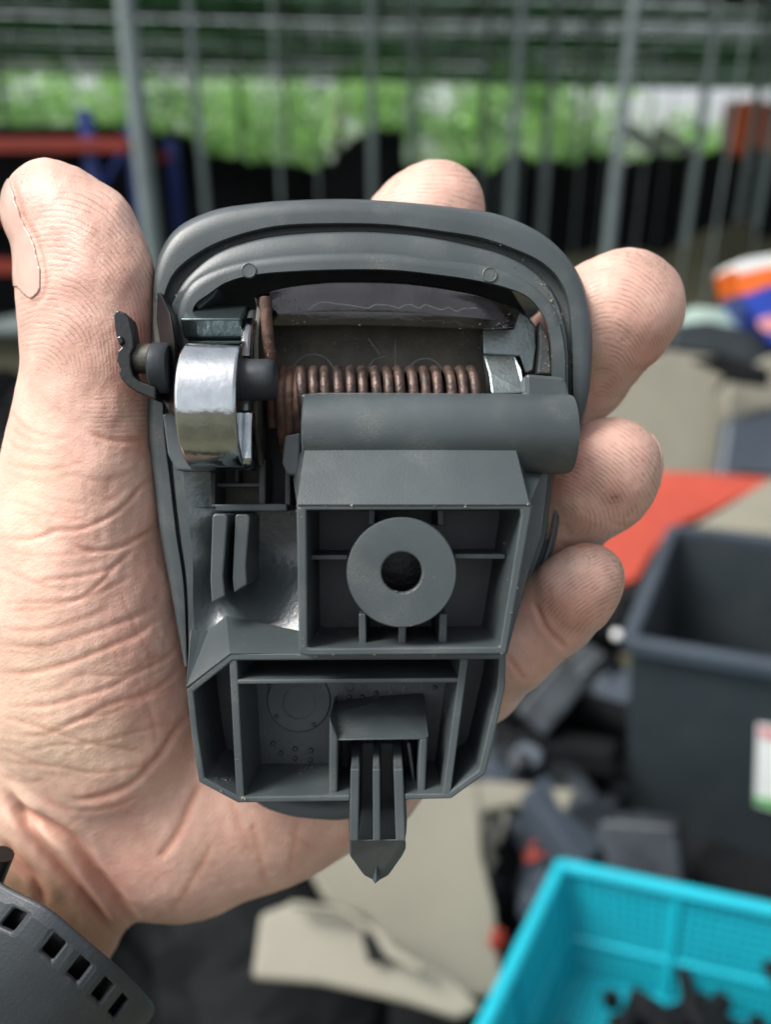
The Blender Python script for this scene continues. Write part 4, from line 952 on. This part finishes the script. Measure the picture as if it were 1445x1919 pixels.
# pale table and bench at the left edge behind the thumb
e = empty('work_bench', I4.copy(), 'low pale-topped bench at the left edge behind the thumb', 'bench')
p = onz(-60, 615, .42); q = onz(95, 615, .42)
box_at('bench_top', ((p.x + q.x) / 2, p.y + .3, .39), q.x - p.x, .6, .03, 'steel', e)
for dx in (p.x + .05, q.x - .05):
    for dy in (.05, .55): box_at('leg', (dx, p.y + dy, 0), .04, .04, .39, 'steel', e)

# ---- nearer things on the right: trims, tubs, crate, basket
def panel(name, pts, p0, nrm, th, m, lab=None, cat=None, parent=None, bev=.004, group=None, curve_=0.0):
    nrm = Vector(nrm).normalized(); F0 = [onpl(u, v, p0, nrm) for u, v in pts]; c = sum(F0, Vector()) / len(F0)
    B0 = [f - nrm * th for f in F0]; n_ = len(F0)
    if nrm.dot(O_ - p0) < 0: B0 = [f + nrm * th for f in F0]
    Fc = [tuple(range(n_)), tuple(range(2 * n_ - 1, n_ - 1, -1))] + [(i, (i + 1) % n_, n_ + (i + 1) % n_, n_ + i) for i in range(n_)]
    o = link(name, fixn(mesh(name, F0 + B0, Fc)), m, parent)
    if bev: bevel(o, bev, 3, 30)
    if lab: tag(o, lab, cat, group)
    return o
# big grey open crate
zr = .42
A = onz(1265, 985, zr); B = onz(1182, 1192, zr)
ex_ = (onz(1445, 1236, zr) - B).normalized(); dlen = (A - B).length; ey_ = (A - B).normalized(); wid = .62
cre = empty('storage_crate', I4.copy(), 'large open slate-grey plastic crate with a printed sticker, at the right edge', 'crate')
def quadbox(name, a, b, th, z0, z1, m, parent, taper=.0, cen=None, bev=.004):
    a = Vector(a); b = Vector(b); s_ = (b - a).normalized().cross(Vector((0, 0, 1))) * th
    def tp(v_, z): 
        k_ = 1 - taper * (1 - (z - z0) / (z1 - z0)); q = Vector((cen.x + (v_.x - cen.x) * k_, cen.y + (v_.y - cen.y) * k_, z)) if cen else Vector((v_.x, v_.y, z)); return q
    V = [tp(a, z0), tp(b, z0), tp(b + s_, z0), tp(a + s_, z0), tp(a, z1), tp(b, z1), tp(b + s_, z1), tp(a + s_, z1)]
    o = link(name, fixn(mesh(name, V, [(3,2,1,0),(4,5,6,7),(0,1,5,4),(1,2,6,5),(2,3,7,6),(3,0,4,7)])), m, parent); 
    if bev: bevel(o, bev, 2)
    return o
BR_ = B + ex_ * wid; AR_ = A + ex_ * wid; cc = (A + AR_ + B + BR_) / 4
for nm, a, b in (('front_wall', B, BR_), ('side_wall', A, B), ('back_wall', AR_, A), ('side_wall', BR_, AR_)):
    quadbox(nm, a, b, -.006 if nm != 'x' else .006, .0, zr, 'crate', cre, .12, cc, .003)
    d_ = (Vector(b) - Vector(a)).normalized().cross(Vector((0, 0, 1)))
    quadbox('rim', Vector(a) + d_ * .012, Vector(b) + d_ * .012, -.02, zr - .022, zr, 'slate', cre, 0, None, .004)
V = [cc + (q - cc) * .88 for q in (A, AR_, BR_, B)]; o = link('crate_floor', mesh('crate_floor', [(q.x, q.y, .01) for q in V] + [(q.x, q.y, .016) for q in V], [(0,1,2,3),(7,6,5,4),(0,1,5,4),(1,2,6,5),(2,3,7,6),(3,0,4,7)]), 'crate', cre)
# sticker on the front wall
fn = ex_.cross(Vector((0, 0, 1))); fn = fn if fn.dot(O_ - B) > 0 else -fn
slope = .12 * abs((B - cc).dot(fn)) / zr; fn2 = (fn + Vector((0, 0, -slope))).normalized()
pst = B + fn * .002
def sticker(pts, m, nm, dz, parent):
    F0 = [onpl(u, v, pst + fn2 * dz, fn2) for u, v in pts]; me_ = mesh(nm, F0, [tuple(range(len(F0)))]); o = link(nm, me_, m, parent); s_ = o.modifiers.new('solid', 'SOLIDIFY'); s_.thickness = .0006; return o
st = sticker([(1420,1355),(1500,1368),(1500,1535),(1415,1508)], 'white', 'sticker', .004, cre)
sticker([(1423,1362),(1470,1370),(1470,1390),(1424,1380)], 'ppink', 'sticker_print', .0052, st); sticker([(1416,1492),(1480,1506),(1480,1524),(1416,1505)], 'pgreen', 'sticker_print', .0052, st)

# teal basket
zb = .235
A = onz(1052, 1622, zb); ex_ = (onz(1445, 1706, zb) - A).normalized(); ey_ = (onz(868, 1930, zb) - A); ln = .30; ey_.normalize()
ey2 = Vector((ex_.y, -ex_.x, 0)).normalized(); ey2 = ey2 if ey2.y < 0 else -ey2; ey_ = (ey_ * .8 + ey2 * .2).normalized()
W_ = .42; P0 = A; P1 = A + ex_ * W_; P2 = A + ex_ * W_ + ey_ * ln; P3_ = A + ey_ * ln; bc_ = (P0 + P2) / 2; hb = .15
bas = empty('plastic_basket', I4.copy(), 'bright teal slotted plastic basket in the bottom right corner', 'basket')
def bpt(a, b, t, h):   # point on a basket wall: t along, h 0 bottom..1 rim
    q = a.lerp(b, t); k_ = .86 + .14 * h; return Vector((bc_.x + (q.x - bc_.x) * k_, bc_.y + (q.y - bc_.y) * k_, zb - hb + hb * h))
def lattice(name, a, b, nh, nv, parent):
    V = []; Fc = []
    nrm = (bpt(a, b, .5, .5) - Vector((bc_.x, bc_.y, bpt(a, b, .5, .5).z))).normalized() * .0025
    def q4(c):
        k_ = len(V); V.extend(c); V.extend([x + nrm for x in c]); Fc.extend([(k_, k_ + 1, k_ + 2, k_ + 3), (k_ + 7, k_ + 6, k_ + 5, k_ + 4), (k_, k_ + 4, k_ + 5, k_ + 1), (k_ + 1, k_ + 5, k_ + 6, k_ + 2), (k_ + 2, k_ + 6, k_ + 7, k_ + 3), (k_ + 3, k_ + 7, k_ + 4, k_)])
    for i in range(nh):
        h0 = i / nh; h1 = h0 + .5 / nh; q4([bpt(a, b, 0, h0), bpt(a, b, 1, h0), bpt(a, b, 1, h1), bpt(a, b, 0, h1)])
    for j in range(nv):
        t0 = j / nv; t1 = t0 + .45 / nv; q4([x - nrm * .4 for x in (bpt(a, b, t0, 0), bpt(a, b, t1, 0), bpt(a, b, t1, 1), bpt(a, b, t0, 1))])
    return link(name, fixn(mesh(name, V, Fc)), 'teal', parent)
for (a, b, w_) in ((P0, P1, W_), (P3_, P0, ln), (P1, P2, ln), (P2, P3_, W_)):
    lattice('mesh_wall', a, b, 14, int(w_ / .0105), bas)
    tube('rim', [bpt(a, b, 0, 1.0), bpt(a, b, 1, 1.0)], .0085, 'teal', bas, 10)
    for t in ([.31, .66] if w_ > .35 else [.5]):
        tube('rib', [bpt(a, b, t, .98), bpt(a, b, t, .02)], .0055, 'teal', bas, 8)
    tube('corner_post', [bpt(a, b, 0, 1.0), bpt(a, b, 0, 0)], .009, 'teal', bas, 8)
    tube('bottom_rail', [bpt(a, b, 0, .36), bpt(a, b, 1, .36)], .004, 'teal', bas, 8)
V = []; Fc = []
for j in range(30):
    a0, b0 = bpt(P0, P3_, j / 30, 0), bpt(P1, P2, j / 30, 0); a1, b1 = bpt(P0, P3_, (j + .6) / 30, 0), bpt(P1, P2, (j + .6) / 30, 0); k_ = len(V); V += [a0, b0, b1, a1]; Fc.append((k_, k_ + 1, k_ + 2, k_ + 3))
for j in range(40):
    a0, b0 = bpt(P0, P1, j / 40, 0), bpt(P3_, P2, j / 40, 0); a1, b1 = bpt(P0, P1, (j + .5) / 40, 0), bpt(P3_, P2, (j + .5) / 40, 0); k_ = len(V); V += [x + Vector((0, 0, .002)) for x in (a0, b0, b1, a1)]; Fc.append((k_, k_ + 1, k_ + 2, k_ + 3))
o = link('mesh_floor', mesh('mesh_floor', V, Fc), 'teal', bas); s_ = o.modifiers.new('solid', 'SOLIDIFY'); s_.thickness = .0016
# lumps: small salvaged parts with bent, boxy shapes
def lump(name, c, size, m, lab, cat, seed, group=None, flat=.5):
    r_ = np.random.default_rng(seed); bm = bmesh.new(); Rm = Matrix.Rotation(r_.uniform(0, 6.28), 4, 'Z') @ Matrix.Rotation(r_.uniform(-.5, .5), 4, 'X')
    for _ in range(4):
        pc = Vector(r_.normal(0, size * .33, 3)); pc.z *= flat; b2 = bmesh.new(); sx, sy, sz = size * r_.uniform(.25, .9), size * r_.uniform(.12, .35), size * r_.uniform(.10, .35) * flat * 2
        bmesh.ops.create_cube(b2, size=1); mm = Matrix.Translation(pc) @ Matrix.Rotation(r_.uniform(0, 6.28), 4, 'Z') @ Matrix.Rotation(r_.uniform(-.8, .8), 4, 'Y') @ Matrix.Diagonal((sx, sy, sz, 1)); b2.transform(mm)
        t_ = bpy.data.meshes.new('t'); b2.to_mesh(t_); b2.free(); bm.from_mesh(t_); bpy.data.meshes.remove(t_)
    for _ in range(2):
        b2 = bmesh.new(); bmesh.ops.create_cone(b2, cap_ends=True, segments=12, radius1=size * r_.uniform(.08, .16), radius2=size * r_.uniform(.06, .14), depth=size * r_.uniform(.3, 1.0)); b2.transform(Matrix.Translation(Vector(r_.normal(0, size * .3, 3)) * flat) @ Matrix.Rotation(r_.uniform(0, 3), 4, 'Y') @ Matrix.Rotation(r_.uniform(0, 3), 4, 'X'))
        t_ = bpy.data.meshes.new('t'); b2.to_mesh(t_); b2.free(); bm.from_mesh(t_); bpy.data.meshes.remove(t_)
    bm.transform(Matrix.Translation(c) @ Rm); me_ = bpy.data.meshes.new(name); bm.to_mesh(me_); bm.free()
    o = link(name, me_, m); bevel(o, size * .03, 2); tag(o, lab, cat, group); return o
bp_ = [(1180, 1925, .055, 'small black clip in the teal basket, left of the larger black parts'), (1270, 1945, .06, 'small black tab in the teal basket, between the larger black parts'), (1375, 1955, .06, 'small black block in the teal basket, near the right'), (1460, 1950, .06, 'small black block in the teal basket, at the frame edge'), (1225, 1945, .075, 'black moulded part lying in the teal basket, nearest its left side'), (1320, 1940, .08, 'black moulded part lying in the teal basket, in the middle'), (1425, 1940, .075, 'black moulded part lying in the teal basket, at the right'), (1150, 1985, .06, 'black bracket lying low in the teal basket by its near edge')]
for i, (u, v, s_, lab) in enumerate(bp_):
    c = onz(u, v, zb - hb + .035); lump('salvaged_part', c, s_ * 1.15, 'black', lab, 'car part', 20 + i, 'black parts in the teal basket')

# pile of dark trim parts between the hand and the crate
spots = [(960, 1290, .24, .14, 'mixed', 'dusty dark part just right of the latch box'), (1040, 1260, .22, .14, 'slate', 'slate-grey part between little finger and crate'), (1110, 1330, .20, .12, 'slate', 'long slate-grey part leaning beside the crate'),
 (1000, 1400, .22, .14, 'mixed', 'dark angular part below the little finger'), (1080, 1440, .22, .12, 'black', 'black part lying against the foot of the crate'), (960, 1450, .2, .12, 'slate', 'pale slate part above the beige bracket'),
 (1140, 1500, .2, .10, 'mixed', 'dusty curved part left of the crate foot'), (1130, 1210, .18, .16, 'black', 'black part right under the little finger'), (1100, 1560, .20, .06, 'mixed', 'grubby part above the teal basket corner'),
 (1010, 1640, .16, .08, 'slate', 'slate-grey tube-like part left of the teal basket'), (960, 1700, .15, .07, 'mixed', 'small grubby part by the teal basket rim'), (930, 1780, .14, .06, 'black', 'black part between the beige panel and the basket')]
for i, (u, v, s_, z, m_, lab) in enumerate(spots):
    lump('scrap_part', onz(u, v, z), s_, m_, lab + ', in the scrap pile', 'car part', 40 + i, 'dark salvaged parts in the scrap pile', .7)
rp_ = [(1005, 1600, .028, 'small red part left of the teal basket'), (935, 1765, .03, 'small dark red part below the beige panel corner'), (1165, 1180, .035, 'small red knob under the little fingertip')]
for i, (u, v, s_, lab) in enumerate(rp_): lump('red_part', onz(u, v, .16), s_, 'rackorange', lab, 'car part', 70 + i)
lathe('white_ball', onz(1157, 1190, .30), (0, 0, 1), [(0, -.009), (.0065, -.006), (.009, 0), (.0065, .006), (0, .009)], 'white', 20)
tag(bpy.data.objects['white_ball'], 'small round white cap just below the little fingertip', 'cap')

# beige trim panels
Pn = onz(700, 1650, .22)
pa = panel('door_trim', [(560,1600),(660,1540),(760,1490),(900,1465),(905,1600),(930,1700),(945,1860),(900,1872),(850,1852),(780,1812),(730,1765),(690,1722),(610,1692)], onz(750, 1650, .20), (.08, -.62, .78), .02, 'beige', 'large smooth beige trim panel below the prong of the grey part', 'trim panel', bev=.006)
panel('door_trim', [(486,1712),(560,1684),(612,1700),(668,1712),(700,1740),(716,1790),(800,1800),(870,1850),(905,1890),(860,1912),(760,1880),(600,1845),(470,1835)], onz(620, 1780, .235), (-.05, -.55, .83), .022, 'beige', 'beige trim panel with a notch, lower left of the large one', 'trim panel', bev=.006)
rl = panel('trim_edge', [(540,1686),(600,1694),(640,1696),(720,1745),(740,1772),(800,1812),(790,1826),(722,1790),(700,1752),(636,1710),(600,1706),(545,1700)], onz(620, 1740, .275), (-.05, -.55, .83), .02, 'beige', 'narrow curved beige edging lying across the notched trim panel', 'trim strip', bev=.004)
panel('trim_recess_shade', [(676,1745),(712,1752),(728,1800),(690,1806)], onz(690, 1780, .252), (-.05, -.55, .83), .006, 'black', 'small black patch standing in for the shade of a recess in the notch of the beige trim panel', 'clip', bev=.003)  # thin black plate laid on to draw the shade of a recess
e = empty('trim_bracket', I4.copy(), 'beige ribbed trim bracket above the large beige panel, below the latch box', 'trim bracket')
pb_ = onz(950, 1520, .20); nb_ = (.05, -.5, .86)
panel('bracket_face', [(820,1465),(930,1462),(1105,1482),(1112,1510),(1085,1520),(960,1508),(880,1535),(815,1550)], pb_, nb_, .02, 'beige', parent=e, bev=.005)
for q in ([(836,1535),(850,1530),(905,1655),(893,1668)], [(905,1520),(920,1518),(928,1610),(912,1612)], [(945,1510),(958,1512),(940,1580),(925,1580)], [(893,1655),(925,1600),(935,1608),(903,1668)]):
    panel('bracket_rib', q, pb_ + Vector((0, 0, -.012)), nb_, .018, 'beige', parent=e, bev=.003)
# slate bumper piece and dark trims at lower left
def blobmesh(name, pts, m, lab, cat, r0=.05, group=None):
    P_ = [onz(u, v, z) for u, v, z, r in pts]; o = tube(name, [P_[0]] + P_ + [P_[-1]], [.002] + [p[3] for p in pts] + [.002], m, None, 20); s_ = o.modifiers.new('sub', 'SUBSURF'); s_.levels = 1; s_.render_levels = 1; tag(o, lab, cat, group); return o
blobmesh('bumper_piece', [(560,1640,.30,.020),(450,1690,.31,.05),(350,1750,.30,.060),(290,1830,.29,.070),(240,1930,.28,.080),(190,2040,.26,.08)], 'slate', 'rounded slate-grey bumper piece below the wrist', 'bumper piece')
blobmesh('dark_duct', [(560,1650,.2,.03),(470,1760,.2,.05),(420,1880,.2,.06),(400,2000,.18,.07)], 'slate', 'dark duct-like part left of the beige panels', 'duct')
blobmesh('dark_duct', [(560,1870,.12,.03),(680,1890,.12,.04),(800,1930,.1,.04)], 'black', 'black duct-like part under the beige panels', 'duct')
blobmesh('dark_duct', [(500,1640,.10,.03),(640,1600,.10,.04),(760,1560,.10,.04)], 'black', 'black duct-like part behind the heel of the hand', 'duct')
# right-hand middle distance: dark tub, beige seat trim, red sheet, packet
pz = onz(1230, 640, .62)
panel('dark_tub', [(1265,608),(1330,600),(1445,625),(1600,650),(1600,760),(1445,715),(1360,668),(1258,655)], pz, (.0, -.9, .3), .25, 'crate', 'dark grey tub rim behind the middle fingertip at the right', 'tub', bev=.01)
panel('seat_trim', [(1060,760),(1130,700),(1255,655),(1365,668),(1362,760),(1350,880),(1345,905),(1150,912),(1080,900)], pz + Vector((0, -.14, 0)), (.0, -.8, .5), .05, 'beige', 'broad beige trim panel between the middle and ring fingers', 'trim panel', bev=.01)
panel('seat_trim', [(1362,720),(1400,690),(1445,665),(1520,650),(1520,760),(1430,770),(1395,786),(1365,785)], pz + Vector((0, -.19, 0)), (.1, -.8, .5), .04, 'beige', 'curved beige trim panel at the right edge under the packet', 'trim panel', bev=.012)
panel('dark_trim', [(1352,895),(1368,780),(1400,784),(1445,765),(1560,740),(1560,900),(1445,892),(1400,888)], pz + Vector((0, -.24, 0)), (.1, -.8, .55), .05, 'slate', 'dark slate trim panel at the right edge above the red sheet', 'trim panel', bev=.01)
panel('dark_trim', [(1300,672),(1360,664),(1445,690),(1445,722),(1370,712),(1340,740),(1362,700)], pz + Vector((0, -.3, 0)), (.0, -.8, .5), .02, 'black', 'black curved trim strip above the curved beige trim at the right', 'trim strip', bev=.006)
panel('red_sheet', [(1150,905),(1220,882),(1300,884),(1440,893),(1480,920),(1400,925),(1320,965),(1262,985),(1220,1040),(1195,1085),(1150,1100),(1100,1000)], onz(1280, 950, .40), (.0, -.35, .93), .015, 'red', 'flat red-orange plastic sheet behind the ring finger', 'sheet', bev=.004)
panel('door_trim', [(1330,968),(1400,925),(1450,893),(1600,890),(1600,1030),(1445,1000),(1300,985)], onz(1400, 960, .44), (.0, -.35, .93), .02, 'beige', 'beige trim panel lying at the right edge behind the crate', 'trim panel', bev=.004)
panel('pale_tray', [(1275,590),(1300,572),(1400,580),(1450,600),(1450,625),(1330,610),(1280,610)], pz + Vector((0, .10, .02)), (0, -.75, .6), .03, 'palegreen', 'pale green tray lying behind the dark tub', 'tray', bev=.01)
# packet: tapered box printed white, orange and blue
e = empty('packet', I4.copy(), 'packet printed white, orange and blue standing at the right edge', 'packet')
pp = pz + Vector((0, -.02, 0)); nn = Vector((-.1, -.95, .2))
for (nm, m_, q) in (('packet_top', 'white', [(1378,500),(1396,487),(1445,478),(1540,478),(1540,502),(1445,500),(1384,514)]), ('packet_band', 'porange', [(1377,502),(1384,514),(1445,500),(1540,500),(1540,540),(1445,535),(1400,552),(1388,552)]),
      ('packet_body', 'pblue', [(1389,554),(1400,553),(1445,536),(1540,541),(1540,700),(1445,640),(1432,620),(1412,590)]), ('packet_print', 'ppink', [(1420,600),(1445,592),(1500,592),(1500,625),(1445,625),(1428,618)])):
    panel(nm, q, pp + nn * (.002 if nm == 'packet_print' else 0), nn, .16 if nm != 'packet_print' else .004, m_, parent=e, bev=.003)
# the bulk of the scrap pile that carries the near parts
def mound(name, c, rx, ry, h, m, lab, cat, seed):
    r_ = np.random.default_rng(seed); V = []; Fc = []; nr_, na = 14, 36; ph = r_.uniform(0, 6.28, 6)
    for i in range(nr_ + 1):
        rr = i / nr_
        for j in range(na):
            a = 2 * math.pi * j / na; z = h * (1 - rr ** 2.2) * (1 + .25 * math.sin(3 * a + ph[0] + rr * 4) + .15 * math.sin(7 * a + ph[1] - rr * 6)) + .012 * h * r_.normal() * 4
            V.append((c[0] + rx * rr * math.cos(a), c[1] + ry * rr * math.sin(a), max(z, -.01) if i < nr_ else -.02))
    for i in range(nr_):
        for j in range(na): Fc.append((i * na + j, i * na + (j + 1) % na, (i + 1) * na + (j + 1) % na, (i + 1) * na + j))
    o = link(name, fixn(mesh(name, V, Fc)), m); tag(o, lab, cat); return o
mound('earth_bank', (2.9, 6.2, 0), 3.0, .9, .62, 'earth', None, None, 12); bpy.data.objects['earth_bank']['kind'] = 'structure'
mound('scrap_pile', (.28, .95, 0), .62, .42, .10, 'black', 'low spread of black scrap under the loose trim parts', 'scrap pile', 3)
mound('scrap_pile', (-.35, .80, 0), .42, .40, .16, 'black', 'low spread of black scrap under the wrist side', 'scrap pile', 4)
mound('scrap_pile', (1.35, 2.1, 0), 1.1, .8, .42, 'black', 'black scrap pile carrying the beige seat trims at the right', 'scrap pile', 5)
mound('scrap_pile', (-1.6, 2.6, 0), 1.0, .9, .30, 'black', 'low black scrap pile behind the thumb', 'scrap pile', 6)
mound('scrap_pile', (.35, 3.6, 0), 1.4, .8, .45, 'black', 'dark scrap pile in the middle distance behind the grey part', 'scrap pile', 7)

# ------------------------------------------------------------------ loose dust grains and moulding crumbs caught on the part
bpy.context.view_layer.update(); dg = bpy.context.evaluated_depsgraph_get()
zones = [(cr([(905,452),(965,480),(1010,525),(1045,580),(1063,640),(1066,690)], 6), 9, 260), (cr([(330,560),(345,515),(385,478),(430,455)], 6), 7, 90), (cr([(500,980),(530,975),(556,962)], 4), 16, 110),
 (cr([(560,1228),(700,1226),(940,1226)], 4), 2.5, 70), (cr([(560,950),(760,948),(990,946)], 4), 2.5, 45), (cr([(1015,600),(1028,650),(1022,695)], 4), 9, 90), (cr([(515,640),(700,650),(900,640)], 4), 26, 420),
 (cr([(640,1120),(650,1170),(600,1180)], 4), 14, 70), (cr([(560,1440),(620,1435)], 3), 12, 50), (cr([(700,1306),(790,1285)], 3), 6, 60), (cr([(835,1290),(830,1400)], 3), 10, 40), (cr([(400,1460),(430,1470)], 3), 16, 40),
 (cr([(395,880),(395,950)], 3), 4, 18), (cr([(930,960),(965,1150)], 3), 14, 36), (cr([(420,1250),(455,1500)], 3), 6, 30), (cr([(400,1180),(560,1215)], 3), 12, 16), (cr([(330,900),(360,1150)], 3), 10, 14),
 (cr([(500,930),(538,930)], 3), 8, 20), (cr([(420,915),(480,935)], 3), 10, 30), (cr([(700,1120),(800,1130)], 3), 60, 14), (cr([(450,1300),(600,1400)], 3), 60, 26), (cr([(940,600),(960,660)], 3), 22, 90), (cr([(520,560),(560,590)], 3), 14, 40)]
bmv = []; bmf = []
inv = ROOT_M.inverted()
for path, spread, n_ in zones:
    for _ in range(n_):
        p = path[rng.integers(0, len(path))] + rng.normal(0, spread * .6, 2); r = ray_(p[0], p[1]) if 'ray_' in globals() else (CM.to_3x3() @ Vector(((p[0] - CX) / F, -(p[1] - CY) / F, -1))).normalized()
        ok, loc, nrm, _i, ob, _m = sc.ray_cast(dg, Vector((0, 0, CAM_H)), r)
        if not ok or ob.name.startswith('hand') or (loc - camo.location).length > .19: continue
        q = inv @ loc; s_ = abs(rng.normal(0, .00007)) + .00005; k = len(bmv)
        for _k in range(4): bmv.append(q + Vector(rng.normal(0, s_, 3)))
        bmf += [(k, k + 1, k + 2), (k, k + 2, k + 3), (k, k + 3, k + 1), (k + 1, k + 3, k + 2)]
M['grain'] = mat('dust_grain', (.26, .25, .21), .9, 0, .3, 900)
o = link('dust_grains', mesh('dust_grains', bmv, bmf), 'grain', root); o['kind'] = 'stuff'
